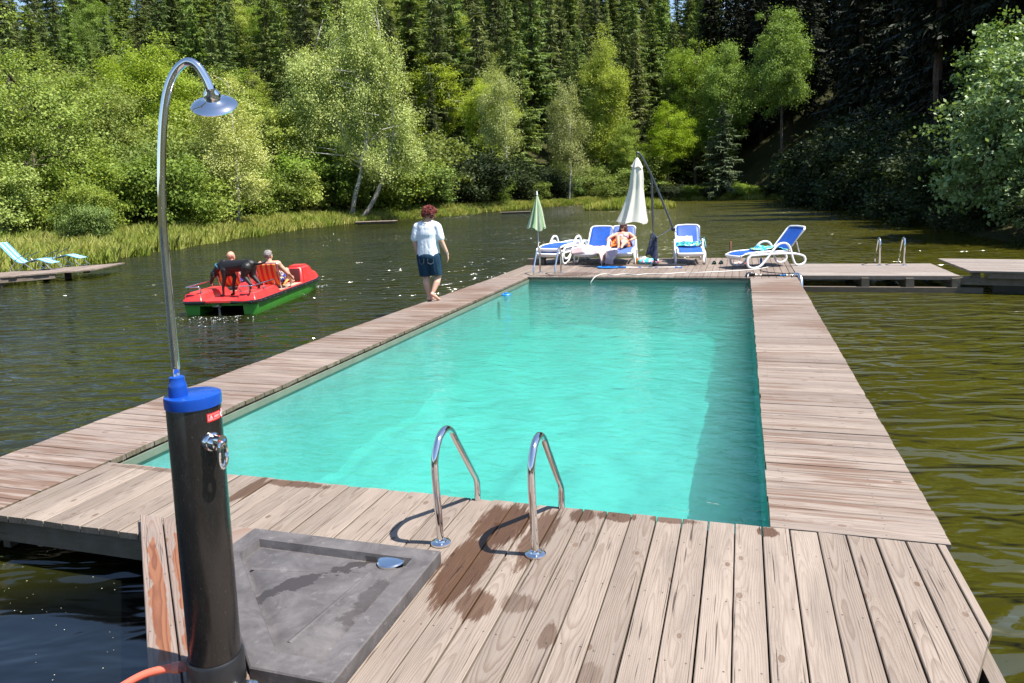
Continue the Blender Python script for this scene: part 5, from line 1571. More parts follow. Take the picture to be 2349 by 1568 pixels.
def build_parasols():
    # small green one
    root = empty('parasol', (-5.09, 18.53, 0), label='small closed green striped parasol behind the stacked loungers', cat='parasol')
    b = MB(); b.tube([(0, 0, 0.0), (0, 0, 1.86)], .016, 12); b.build('pole', M['white'], root)
    t = NT('green_stripe_canopy'); x, y, z = t.sep(t.coord('Object'))
    ang = t.math('DIVIDE', t.math('ARCTAN2', y, x), 6.28318)
    f = t.math('FRACT', t.math('MULTIPLY', ang, 14.0))
    c = t.mix(t.math('GREATER_THAN', f, .52), (.26, .42, .22), (.60, .66, .50))
    p = t.pbr(c, .8, 0, .2); tr = t.n('BsdfTranslucent'); t.set(tr.inputs['Color'], c); mx = t.n('MixShader'); mx.inputs[0].default_value = .3
    t.t.links.new(p, mx.inputs[1]); t.t.links.new(tr.outputs[0], mx.inputs[2])
    b = MB(); closed_canopy(b, .93, 1.82, lambda t_: .012 + .215 * t_ ** .95, 56, 8, .16, sway=(-.03, -.02))
    b.build('canopy', t.done(mx.outputs[0]), root)
    b = MB(); b.lathe([(.004, 1.90), (.018, 1.88), (.02, 1.84), (.03, 1.80)], 12); b.build('finial', M['white'], root)
    # stump that weighs the foot down
    bx = empty('wood_block', (-5.04, 18.36, 0), R(4), 'thick square timber block on the corner of the far deck under the stacked loungers', 'timber block')
    d = Deck(); d.beam(-.30, .16, -.12, .14, .001, .155); d.build('timber', M['beam'], bx)
    # large white one hanging from a curved arm
    B = Vector((-2.03, 17.955, 0))
    root = empty('cantilever_parasol', tuple(B), label='large closed white parasol hanging from a curved grey cantilever arm', cat='parasol')
    L = lambda p: tuple(Vector(p) - B)
    b = MB(); b.tube([(0, 0, .02), (-.03, -.01, 1.2), (-.05, -.015, 2.16)], [.030, .029, .027], 14); b.build('pole', M['dark_metal'], root)
    b = MB(); b.box(-.04, .74, .02, .07, .003, .045, .006); b.box(-.10, -.04, -.38, .42, .003, .045, .006); b.box(-.06, .06, -.05, .09, .045, .075, .006); b.build('base', M['dark_metal'], root)
    arm = [(-2.42, 17.83, 2.73), (-2.36, 17.85, 2.71), (-2.27, 17.88, 2.58), (-2.12, 17.92, 2.27), (-1.93, 17.99, 1.80), (-1.75, 18.04, 1.32), (-1.61, 18.09, .93)]
    b = MB(); b.tube(smooth_path([L(p) for p in arm], 5), .026, 12); a = b.build('arm', M['dark_metal'], root)
    b = MB(); b.ball(L((-1.59, 18.095, .88)), .055); b.tube([L((-1.59, 18.09, .88)), L((-1.53, 18.12, .80))], [.02, .012], 8); b.build('end_knob', M['dark_plastic'], a)
    b = MB(); b.tube([L((-1.61, 18.09, .92)), L((-1.99, 17.965, .68))], .018, 10); b.build('strut', M['galv'], root)
    b = MB(); b.box(-.10, .04, -.05, .05, .62, .76, .012); b.build('crank_box', M['dark_metal'], root)
    top = Vector(L((-2.41, 17.835, 2.58)))
    cv = m_stripes('white_canvas', [(1.0, (.74, .73, .65))], 1.0, trans=.25)
    b = MB()
    rf = lambda t_: .035 + .085 * min(1, t_ * 5) + (.03 + .20 * max(0, (t_ - .45) / .55) ** 1.25 if t_ > .45 else .03 * t_ / .45)
    m0 = len(b.v); closed_canopy(b, -1.50, .02, rf, 64, 7, .15, 26, sway=(-.13, -.03))
    cn = b.build('canopy', cv, root); cn.location = top
    b = MB(); closed_canopy(b, -.20, .03, lambda t_: .028 + .11 * t_, 48, 7, .10, 6); v = b.build('vent', cv, cn)
    b = MB(); b.tube([(0, 0, .14), (0, 0, -1.1)], .016, 10); b.tube([(0, 0, .02), (0, 0, .14)], .03, 10); b.build('hub', M['dark_metal'], root).location = top
    # clothes hung on the crank
    nv = m_print('navy_check', (.035, .045, .085), ((.56, (.10, .12, .17)), (.62, (.015, .02, .05))), 14)
    def cl(u, v):
        w = -.12 + .26 * u
        z = .76 - .50 * v + .05 * math.sin(u * 5) - .10 * u * v
        return (w * (.55 + .5 * v) - .07 * v, -.055 - .03 * math.sin(u * 8 + v * 3) - .03 * v, z)
    o = grid_cloth('shirt', cl, 18, 20, nv, None, .02); o.location = B; tag(o, 'dark blue checked shirt hanging from the crank of the white parasol', 'shirt')
build_parasols()

def build_clutter():
    # pool skimmer net on its pole
    root = empty('pool_net', (-2.76, 17.44, 0.0), R(1), 'blue leaf skimmer net with long white pole lying on the far deck', 'pool net')
    b = MB(); pts = [(-.30 + .24 * math.cos(a) - .02, .10 * math.sin(a), .028) for a in np.linspace(0, 6.283, 25)[:-1]]; b.tube(pts, .022, 8, closed=True); b.box(-.05, .12, -.022, .022, .008, .045, .008); b.build('frame', M['blue_light'], root)
    grid_cloth('mesh', lambda u, v: (-.32 + .22 * (2 * u - 1) * math.sqrt(max(.05, 1 - (2 * v - 1) ** 2)), .09 * (2 * v - 1), .02 - .012 * (1 - (2 * v - 1) ** 2)), 10, 8, M['blue_sling'], root, .003)
    b = MB(); b.tube([(.10, 0, .026), (1.40, .03, .024)], .0125, 10); p = b.build('pole', M['white'], root)
    for x in (.42, .80, 1.26): b = MB(); b.tube([(x, .005, .026), (x + (.05 if x < 1 else .16), .008, .026)], .017, 10); b.build('grip', M['blue_light'], p)
    # thin white cable and dark cable
    b = MB(); b.tube(smooth_path([(-3.14, 15.60, -.11), (-3.05, 15.74, .012), (-2.92, 16.28, .010), (-2.72, 16.02, .010), (-2.48, 16.25, .010), (-2.22, 16.04, .010), (-2.02, 16.24, .010), (-1.56, 16.30, .010), (-1.2, 16.55, .010), (-.94, 16.52, .010), (-.2, 16.85, .010), (.3, 17.2, .010), (.62, 17.75, .010)], 8), .0105, 8)
    o = b.build('cable', m_plain('pale_cable', (.55, .53, .50), .5)); tag(o, 'thin pale cable winding along the front of the far deck', 'cable')
    b = MB(); b.tube(smooth_path([(.45, 17.6, .010), (.38, 17.0, .010), (.55, 16.6, .010), (.85, 16.4, .010), (1.02, 16.28, .03)], 8), .009, 8)
    o = b.build('cable', M['dark_plastic']); tag(o, 'dark cable running from the sideways lounger to the pump hose', 'cable')
    # pump hose across the end of the right walkway
    root = empty('pump_hose', (.6, 15.95, 0), label='black hose with pipe elbow and couplings across the end of the right walkway', cat='hose')
    b = MB(); b.tube(smooth_path([(-.40, .02, .03), (-.2, .0, .024), (.1, .01, .022), (.38, .0, .026)], 6), .020, 12); b.build('hose', M['dark_plastic'], root)
    b = MB(); b.tube(smooth_path([(-.36, .02, .035), (-.45, -.0, .05), (-.50, -.10, .02), (-.505, -.20, -.12), (-.505, -.24, -.3)], 5), .045, 14); b.build('elbow', M['dark_plastic'], root)
    b = MB(); b.tube([(-.34, .015, .03), (-.22, .005, .028)], .030, 12); b.tube([(.26, .005, .026), (.36, .0, .027)], .028, 12); b.build('coupling', m_plain('cream_coupling', (.6, .57, .5), .4), root)
    b = MB(); b.tube([(.14, .01, .023), (.24, .006, .025)], .024, 12); b.build('joint', M['blue_light'], root)
    b = MB(); b.tube(smooth_path([(.38, 0, .03), (.47, -.02, .04), (.52, -.12, .0), (.53, -.24, -.18), (.53, -.3, -.45)], 5), .042, 14); b.build('outlet', M['galv'], root)
    # slippers
    teal = m_plain('teal_rubber', (.02, .16, .17), .5)
    for i, (x, y, lb) in enumerate(((-.66, 18.42, 'dark clog with teal lining, the one nearer the lounger facing the pool'), (-.50, 18.50, 'dark clog with teal lining, the one nearer the sideways lounger'))):
        root = empty('clog', (x, y, 0), R(95), lb, 'shoe', 'pair of clogs on the far deck')
        b = MB(); rows = []
        for t_ in np.linspace(0, 1, 9):
            w = .030 + .022 * math.sin(t_ * 2.6 + .4); rows.append([(.25 * t_ - .13, w * math.cos(a), max(0.004, .012 + .010 * math.sin(a))) for a in np.linspace(0, 6.283, 13)[:-1]])
        b.loft(rows); b.build('sole', M['dark_plastic'], root)
        b = MB(); rows = []
        for t_ in np.linspace(.0, 1, 8):
            w = .052 * math.sqrt(max(.05, 1 - (t_ - .35) ** 2 * 1.2)); h = .085 * (1 - t_ * .55)
            rows.append([(-.135 + .14 * t_, w * math.cos(a), .012 + h * math.sin(a)) for a in np.linspace(0, math.pi, 11)])
        b.loft(rows, closed_ring=False, caps=False); o = b.build('upper', M['dark_metal'] if i == 0 else M['dark_metal'], root); md = o.modifiers.new('t', 'SOLIDIFY'); md.thickness = .008
        b = MB(); b.box(.02, .10, -.036, .036, .022, .034, .008); b.build('lining', teal, root)
    # beach bag, suntan bottle, things under the sideways lounger
    M['floral'] = m_print('floral_bag', (.07, .42, .52), ((.56, (.62, .10, .22)), (.60, (.75, .75, .72)), (.63, (.05, .30, .20))), 11)
    o = grid_cloth('beach_bag', lambda u, v: (-.24 + .50 * u, .14 * math.cos(v * 6.283) * (.6 + .4 * math.sin(math.pi * u)), max(.004, .055 + .075 * math.sin(v * 6.283) * (.6 + .5 * math.sin(2.5 * u + .4)) + .025 * mnoise.noise((u * 7, v * 6, 1)))), 18, 20, M['floral'], None, .004)
    o.location = (-2.24, 18.42, .006); o.rotation_euler = (0, 0, R(8)); tag(o, 'turquoise floral beach bag lying by the foot of the white parasol', 'bag')
    o = grid_cloth('garment', lambda u, v: (-.20 + .34 * u, -.10 + .22 * v, .05 + .10 * math.sin(math.pi * u) * math.sin(math.pi * v) + .05 * mnoise.noise((u * 5, v * 5, 3))), 14, 12, m_print('grey_print', (.55, .54, .53), ((.55, (.10, .10, .11)), (.6, (.6, .35, .2))), 12), None, .006)
    o.location = (-2.36, 18.72, .01); tag(o, 'grey and white crumpled garment on the deck behind the floral bag', 'garment')
    root = empty('lotion_bottle', (-2.50, 18.36, 0), label='orange suntan lotion bottle standing by the woman\'s lounger', cat='bottle')
    b = MB(); b.lathe([(.030, .001), (.032, .02), (.033, .12), (.026, .16)], 16); b.build('body', m_plain('orange_bottle', (.75, .27, .01), .35), root)
    b = MB(); b.lathe([(.019, .16), (.019, .20), (.017, .205)], 14); b.build('cap', M['white'], root)
    o = grid_cloth('cloth', lambda u, v: (-.16 + .32 * u, -.07 + .14 * v, .02 + .03 * abs(mnoise.noise((u * 6, v * 6, 8))) + .03 * math.sin(u * 3.1) * math.sin(v * 3.1)), 12, 8, m_print('red_white', (.6, .5, .48), ((.5, (.55, .05, .05)),), 12), None, .01)
    o.location = (-.05, 18.30, .005); tag(o, 'small red and white cloth under the foot of the sideways lounger', 'cloth')
    root = empty('spray_bottle', (.42, 18.25, 0), label='small blue bottle standing under the sideways lounger', cat='bottle')
    b = MB(); b.lathe([(.028, .001), (.028, .13), (.012, .16)], 14); b.build('body', M['blue_light'], root)
    b = MB(); b.lathe([(.013, .16), (.013, .19)], 10); b.build('cap', M['white'], root)
    # rusty mooring post
    root = empty('mooring_post', (-.30, 19.98, 0), label='short rusty brown post at the back edge between the two right loungers', cat='post')
    b = MB(); b.tube([(0, 0, -.8), (0, 0, .42)], .032, 12); b.build('post', m_plain('rust', (.20, .085, .05), .8, nvar=.3), root)
    b = MB(); b.tube([(-.09, -.06, .03), (.09, -.05, .05)], .02, 8); b.box(-.06, .06, -.10, -.02, .005, .05, .006); b.build('bracket', M['dark_plastic'], root)
    # chlorine floater in the pool
    root = empty('pool_float', (-4.40, 13.55, -.105), label='small blue and white chlorine float in the pool near the walking person', cat='pool float')
    b = MB(); b.lathe([(.045, -.10), (.05, -.02), (.085, -.012), (.09, .008)], 24); b.build('basket', M['white'], root)
    b = MB(); b.lathe([(.095, .008), (.098, .022), (.085, .036), (.04, .042), (.038, .060), (.0, .064)], 24, close=False); b.build('lid', M['blue_light'], root)
build_clutter()

def build_blue_loungers():
    t = NT('light_blue_stripes'); v = t.sep(t.coord('Object'))[1]
    f = t.math('ABSOLUTE', t.math('SUBTRACT', t.math('ABSOLUTE', v), .13))
    c = t.mix(t.math('LESS_THAN', f, .055), (.085, .48, .66), (.50, .62, .66)); c = t.mix(t.math('LESS_THAN', f, .022), c, (.30, .34, .38))
    fab = t.done(t.pbr(c, .75, 0, .2))
    def one(label, prof, loc, rz, back=True):
        root = empty('recliner', loc, rz, label, 'recliner', 'light blue recliners on the left jetty'); root.scale = (.86, .86, .86)
        P = smooth_path([(x, 0, z) for x, z in prof], 5)
        n = len(P) - 1
        grid_cloth('fabric', lambda u, w: (P[round(u * n)].x, (w - .5) * .54, P[round(u * n)].z), n, 6, fab, root, .012)
        for sy in (-1, 1):
            y = sy * .29
            b = MB(); b.tube([p + Vector((0, y, -.01)) for p in P], .013, 8)
            b.build('side_rail', M['galv'], root)
            b = MB(); b.tube([(.42, y * 1.08, .36), (.56, y * 1.08, .47), (.95, y * 1.1, .64)], .014, 8); b.build('armrest', M['dark_metal'], root)
        for xs in (((.50, .42), (.20, .02)), ((.62, .40), (1.05, .02)), ((1.45, .28), (1.62, .05))):
            b = MB()
            (x0, z0), (x1, z1) = xs
            b.tube(smooth_path([(x0, -.31, z0), ((x0 + x1) / 2, -.31, (z0 + z1) / 2 - .02), (x1, -.31, z1 + .02), (x1 + .06, -.27, .015), (x1 + .06, .27, .015), (x1, .31, z1 + .02), ((x0 + x1) / 2, .31, (z0 + z1) / 2 - .02), (x0, .31, z0)], 4), .013, 8)
            b.build('leg', M['galv'], root)
        return root
    one('light blue striped recliner with upright back at the left edge on the jetty', [(-.12, 1.02), (.12, .72), (.38, .42), (.62, .28), (.95, .36), (1.18, .40), (1.45, .30), (1.66, .24)], (-21.55, 16.9, -.015), R(20))
    one('light blue striped recliner lying flat, further out on the left jetty', [(.05, .30), (.3, .30), (.62, .30), (.95, .38), (1.18, .42), (1.45, .34), (1.66, .28)], (-21.75, 18.1, -.015), R(20))
build_blue_loungers()
# ---------------------------------------------------------------- people, the dog and the pedal boat
def cap_mesh(b, p0, r0, p1, r1, n=12):
    """tapered capsule with rounded ends"""
    p0, p1 = Vector(p0), Vector(p1)
    d = p1 - p0; L = d.length
    if L < 1e-6: return
    t = d / L; a, c = frame_for(t)
    rings = []
    for k in range(4):
        w = R(-88 + k * 26); rings.append((p0 + t * r0 * math.sin(w), r0 * math.cos(w)))
    for k in range(5): rings.append((p0.lerp(p1, k / 4), r0 + (r1 - r0) * k / 4))
    for k in range(4):
        w = R(10 + k * 26); rings.append((p1 + t * r1 * math.sin(w), r1 * math.cos(w)))
    b.loft([[tuple(p + (a * math.cos(6.28319 * i / n) + c * math.sin(6.28319 * i / n)) * rr) for i in range(n)] for p, rr in rings])

def fused(name, parts, mat, parent=None, voxel=.011, smooth=6, extra=None):
    """parts: ('c',p0,r0,p1,r1) capsules and ('e',centre,radii,Matrix|None) ellipsoids, fused to one continuous surface"""
    b = MB()
    for q in parts:
        if q[0] == 'c': cap_mesh(b, *q[1:])
        else:
            m0 = len(b.v); b.ball((0, 0, 0), q[2], 16, 12)
            Mx = q[3] if len(q) > 3 and q[3] is not None else Matrix.Identity(3)
            for i in range(m0, len(b.v)): b.v[i] = tuple(Mx @ Vector(b.v[i]) + Vector(q[1]))
    tmp = b.build('tmp', mat)
    md = tmp.modifiers.new('r', 'REMESH'); md.mode = 'VOXEL'; md.voxel_size = voxel; md.use_smooth_shade = True
    ms = tmp.modifiers.new('s', 'SMOOTH'); ms.iterations = smooth; ms.factor = .5
    dg = bpy.context.evaluated_depsgraph_get(); dg.update()
    me = bpy.data.meshes.new_from_object(tmp.evaluated_get(dg))
    bpy.data.objects.remove(tmp, do_unlink=True)
    me.name = name
    me.polygons.foreach_set('use_smooth', np.ones(len(me.polygons), bool))
    me.materials.clear(); me.materials.append(mat)
    return link(name, me, None, parent)

def hand(parts, w, d, side, palm_n, curl=.5, s=1.0):
    """w wrist, d direction of the fingers, side: unit vector towards the thumb, palm_n: palm normal (fingers curl towards it)"""
    w, d, side, pn = Vector(w), Vector(d).normalized(), Vector(side), Vector(palm_n)
    side = (side - d * side.dot(d)).normalized(); pn = (pn - d * pn.dot(d) - side * pn.dot(side)).normalized()
    for k in range(3):
        o = side * (.022 - .022 * k) * s
        parts.append(('c', w + o * .6 + d * .01 * s, .017 * s, w + o + d * .078 * s, .0145 * s))
    for k, L in enumerate((.070, .078, .073, .057)):
        o = side * (.030 - .020 * k) * s
        a = w + o + d * .085 * s
        c1 = curl * (.8 + .12 * k)
        d1 = (d + pn * c1 * .5).normalized(); d2 = (d + pn * c1 * 1.4).normalized()
        m = a + d1 * L * .5 * s
        parts.append(('c', a, .0105 * s, m, .0098 * s)); parts.append(('c', m, .0098 * s, m + d2 * L * .5 * s, .0085 * s))
    a = w + side * .022 * s + d * .022 * s
    m = a + (side * .85 + d * .8 + pn * .25).normalized() * .042 * s
    parts.append(('c', a, .0135 * s, m, .0115 * s)); parts.append(('c', m, .0115 * s, m + (d + side * .25 + pn * .3).normalized() * .032 * s, .0095 * s))

def head_parts(c, Mx, s=1.0, jaw=1.0):
    """c: head centre, Mx: 3x3 rotation (face looks along +Y)"""
    P = lambda x, y, z: Vector(c) + Mx @ (Vector((x, y, z)) * s)
    out = [('e', P(0, -.012, .030), (.076 * s, .094 * s, .088 * s), Mx), ('e', P(0, .018, -.030), (.062 * s * jaw, .074 * s, .078 * s), Mx), ('e', P(0, .052, -.085), (.032 * s * jaw, .034 * s, .026 * s), Mx),
           ('c', P(0, .080, .012), .010 * s, P(0, .106, -.028), .0135 * s), ('c', P(-.030, .074, .026), .014 * s, P(.030, .074, .026), .014 * s),
           ('e', P(-.038, .060, -.030), (.022 * s, .022 * s, .02 * s), Mx), ('e', P(.038, .060, -.030), (.022 * s, .022 * s, .02 * s), Mx), ('c', P(-.016, .086, -.060), .009 * s, P(.016, .086, -.060), .009 * s)]
    for sx in (-1, 1):
        out.append(('e', P(sx * .079, -.012, -.005), (.011 * s, .022 * s, .033 * s), Mx))
    return out, P

def face_marks(P, Mx, parent, skin_lip, s=1.0, eyes=True):
    if eyes:
        for sx in (-1, 1):
            b = MB(); b.ball((0, 0, 0), (.0125 * s, .008 * s, .0075 * s), 10, 6)
            o = b.build('eye', M['eye'], parent); o.matrix_local = Matrix.Translation(P(sx * .031, .0835, .006)) @ Mx.to_4x4()
            b = MB(); b.ball((0, 0, 0), (.005 * s, .004 * s, .005 * s), 8, 6); q = b.build('iris', M['dark_plastic'], o); q.location = (0, .0065 * s, 0)
    b = MB(); b.ball((0, 0, 0), (.022 * s, .008 * s, .0065 * s), 10, 6)
    o = b.build('mouth', skin_lip, parent); o.matrix_local = Matrix.Translation(P(0, .0935, -.060)) @ Mx.to_4x4()

def m_skin(name, col, col2):
    t = NT(name); v = t.coord('Object')
    n = t.noise(v, 7, 3); n2 = t.noise(v, 40, 3)
    c = t.mix(t.maprange(n, .35, .65), col, col2)
    return t.done(t.pbr(c, t.maprange(n2, .3, .7, .45, .6), 0, .35, t.bump(n2, .15, .003)))
M['skin'] = m_skin('skin', (.56, .34, .25), (.62, .37, .27))
M['skin_red'] = m_skin('sunburnt_skin', (.52, .245, .165), (.60, .31, .22))
M['skin_tan'] = m_skin('tanned_skin', (.55, .295, .20), (.60, .33, .225))
M['lip'] = m_plain('lips', (.42, .13, .11), .5)
M['eye'] = m_plain('eye_white', (.7, .68, .64), .3)
def m_cloth(name, col, nvar=.06, bscale=24, bump=.5):
    t = NT(name); v = t.coord('Object')
    n = t.noise(t.mapping(v, (1.6, 1.6, .7)), 5.5, 4, .55, .6); n2 = t.noise(v, 60, 3)
    c = t.mix(t.maprange(n2, .3, .7), tuple(x * (1 - nvar) for x in col), tuple(min(.85, x * (1 + nvar)) for x in col))
    return t.done(t.pbr(c, .85, 0, .15, t.bump(n, bump, .05)))
M['tee'] = m_cloth('white_cotton', (.70, .73, .80))
M['denim'] = m_cloth('dark_denim', (.014, .042, .075), .35)
M['red_hair'] = m_plain('red_brown_hair', (.17, .026, .020), .5, nvar=.4, nscale=30)
M['brown_hair'] = m_plain('brown_hair', (.060, .016, .013), .42, nvar=.4, nscale=30)
M['grey_hair'] = m_plain('grey_hair', (.20, .18, .17), .7, nvar=.3, nscale=40, bump=.8, bscale=150)
M['tank'] = M['tank']
M['tank_top'] = m_cloth('beige_cotton', (.50, .40, .28))
M['bikini'] = m_print('bikini_print', (.60, .56, .60), ((.54, (.42, .10, .26)), (.58, (.22, .28, .50))), 26)
M['trunks'] = m_print('blue_trunks', (.02, .05, .25), ((.56, (.5, .42, .25)), (.60, (.05, .05, .06))), 18)

def hair_blobs(c, Mx, seed, n, spread, mask, r0, r1, s=1.0, jit=.04):
    g = np.random.default_rng(seed); out = []
    for k in range(n):
        u = unit(1, g)[0]
        if not mask(u): continue
        j = 1 + jit * (g.random() * 2 - 1.2)
        p = Vector(c) + Mx @ (Vector((u[0] * spread[0] * j, u[1] * spread[1] * j - .012, u[2] * spread[2] * j + .030)) * s)
        r = r0 + (r1 - r0) * g.random()
        out.append(('e', p, (r, r, r)))
    return out

def build_walker():
    root = empty('person', (-5.39, 12.15, .001), R(6), 'barefoot person with curly red hair in white t-shirt and denim shorts on the left walkway', 'person')
    H = Matrix.Rotation(R(-38), 3, 'Z') @ Matrix.Rotation(R(-20), 3, 'X')
    hc = Vector((.035, .055, 1.545))
    hp, P = head_parts(hc, H, .98)
    hipL, hipR = (-.095, 0, .84), (.095, .0, .84)
    kL, aL, kR, aR = (-.075, .035, .45), (-.02, -.01, .085), (.155, .06, .46), (.085, -.10, .165)
    body = hp + [('c', (0, .0, 1.34), .062, hc + Vector((-.008, -.025, -.06)), .055), ('c', (-.04, 0, 1.385), .065, (-.17, 0, 1.345), .063), ('c', (.04, 0, 1.385), .065, (.17, 0, 1.345), .063), ('e', (0, .0, 1.20), (.185, .125, .20)), ('e', (0, .01, .98), (.185, .135, .16)), ('e', (0, -.005, .86), (.17, .11, .12)),
                 ('c', hipL, .098, kL, .062), ('c', hipR, .098, kR, .062), ('c', kL, .058, (-.06, .0, .30), .062), ('c', (-.06, .0, .30), .062, aL, .036), ('c', kR, .058, (.135, -.02, .33), .062), ('c', (.135, -.02, .33), .062, aR, .036),
                 # left foot flat, right foot rolling off its toes
                 ('c', (-.02, -.045, .040), .036, (-.005, .06, .036), .034), ('c', (-.005, .06, .036), .034, (.012, .165, .020), .022), ('c', (-.03, .06, .03), .026, (-.035, .145, .017), .017),
                 ('c', (.075, -.135, .135), .034, (.12, -.06, .075), .033), ('c', (.12, -.06, .075), .032, (.15, .005, .024), .023), ('c', (.15, .005, .024), .022, (.165, .05, .016), .014), ('c', (.125, .0, .024), .018, (.135, .045, .014), .011),
                 ('c', (-.185, 0, 1.34), .062, (-.245, -.02, 1.09), .048), ('c', (-.245, -.02, 1.09), .047, (-.215, .05, .835), .029), ('c', (.185, 0, 1.34), .062, (.255, -.03, 1.09), .048), ('c', (.255, -.03, 1.09), .047, (.345, .03, .84), .029)]
    hand(body, (-.215, .05, .835), (.05, .10, -1), (.2, 1, 0), (1, .2, 0), .5)
    hand(body, (.345, .03, .84), (.10, .08, -1), (-.35, 1, .1), (-1, -.3, 0), .6)
    fused('body', body, M['skin'], root, .0085, 4)
    shirt = [('c', (-.05, -.005, 1.385), .078, (-.17, .0, 1.345), .076), ('c', (.05, -.005, 1.385), .078, (.17, .0, 1.345), .076), ('e', (0, .005, 1.20), (.215, .148, .19)), ('c', (-.055, .005, 1.30), .125, (-.058, .0, .80), .153), ('c', (.055, .005, 1.30), .125, (.058, .0, .80), .153), ('c', (.0, .0, 1.30), .128, (.0, 0, .80), .158),
             ('c', (-.185, 0, 1.335), .078, (-.245, -.015, 1.13), .070), ('c', (.185, 0, 1.335), .078, (.252, -.02, 1.13), .070), ('c', (0, -.005, 1.39), .085, (0, .0, 1.36), .10)]
    sh = fused('t_shirt', shirt, M['tee'], root, .012, 16)
    def trim(o, fn):
        bm = bmesh.new(); bm.from_mesh(o.data)
        bmesh.ops.delete(bm, geom=[v for v in bm.verts if fn(v.co)], context='VERTS')
        for v in bm.verts:                      # soft folds
            k = .006 * mnoise.noise((v.co.x * 11, v.co.y * 11, v.co.z * 3.5)) + .003 * mnoise.noise((v.co.x * 26, v.co.y * 26, v.co.z * 6))
            v.co += v.normal * k
        bm.to_mesh(o.data); bm.free()
        md = o.modifiers.new('thickness', 'SOLIDIFY'); md.thickness = .006; md.offset = -1
    trim(sh, lambda c: c.z < .765 + .012 * math.sin(c.x * 14) or (c.z > 1.425 and abs(c.x) < .085))
    b = MB(); b.box(-.025, .025, -.001, .001, -.008, .008); lb = b.build('neck_label', M['denim'], sh); lb.location = (-.01, -.098, 1.405); lb.rotation_euler = (R(-22), 0, 0)
    shorts = [('e', (0, -.015, .80), (.205, .158, .12)), ('c', (-.095, -.01, .80), .128, (-.088, .012, .46), .104), ('c', (.098, -.01, .80), .128, (.135, .02, .46), .108)]
    so = fused('shorts', shorts, M['denim'], root, .011, 4)
    trim(so, lambda c: c.z < .445 + (.0 if c.x < .02 else .012))
    st = m_plain('denim_stitching', (.16, .20, .25), .8)
    for sx in (-1, 1):
        b = MB(); b.tube([(sx * .035, -.172, .775), (sx * .038, -.175, .70), (sx * .085, -.163, .675), (sx * .128, -.135, .70), (sx * .13, -.135, .775)], .0028, 5); b.build('pocket_seam', st, so)
    hair = hair_blobs(hc, H, 3, 520, (.106, .118, .112), lambda u: (u[1] < .35 or u[2] > .40) and u[2] > -.70, .008, .030, 1.0, .16)
    b = MB(); g = np.random.default_rng(31)
    for q in hair[::3]: b.ball(tuple(q[1]), tuple(x * .85 for x in q[2]), 8, 6)
    for k in range(420):
        u = unit(1, g)[0]
        if not ((u[1] < .4 or u[2] > .35) and u[2] > -.72): continue
        j = .98 + .20 * g.random()
        p = hc + H @ Vector((u[0] * .118 * j, u[1] * .126 * j - .012, u[2] * .118 * j + .03))
        ax = (H @ Vector(u) * .5 + Vector((g.normal() * .6, g.normal() * .6, -.5 + g.normal() * .5))).normalized(); a1, a2 = frame_for(ax)
        rr = .007 + .008 * g.random(); ph = g.random() * 6.28
        b.tube([p + ax * (.030 * (i / 9 - .5)) + (a1 * math.cos(ph + i * 1.1) + a2 * math.sin(ph + i * 1.1)) * rr for i in range(10)], [.0035 + .002 * math.sin(math.pi * i / 9) for i in range(10)], 4)
    b.build('hair', M['red_hair'], root)
    face_marks(P, H, root, M['lip'], .98)
    b = MB(); b.lathe([(.034, -.006), (.036, 0), (.034, .006)], 18, close=False); w = b.build('bracelet', M['galv'], root); w.location = (.336, .024, .865); w.rotation_euler = (R(8), R(-16), 0)
    return root
build_walker()

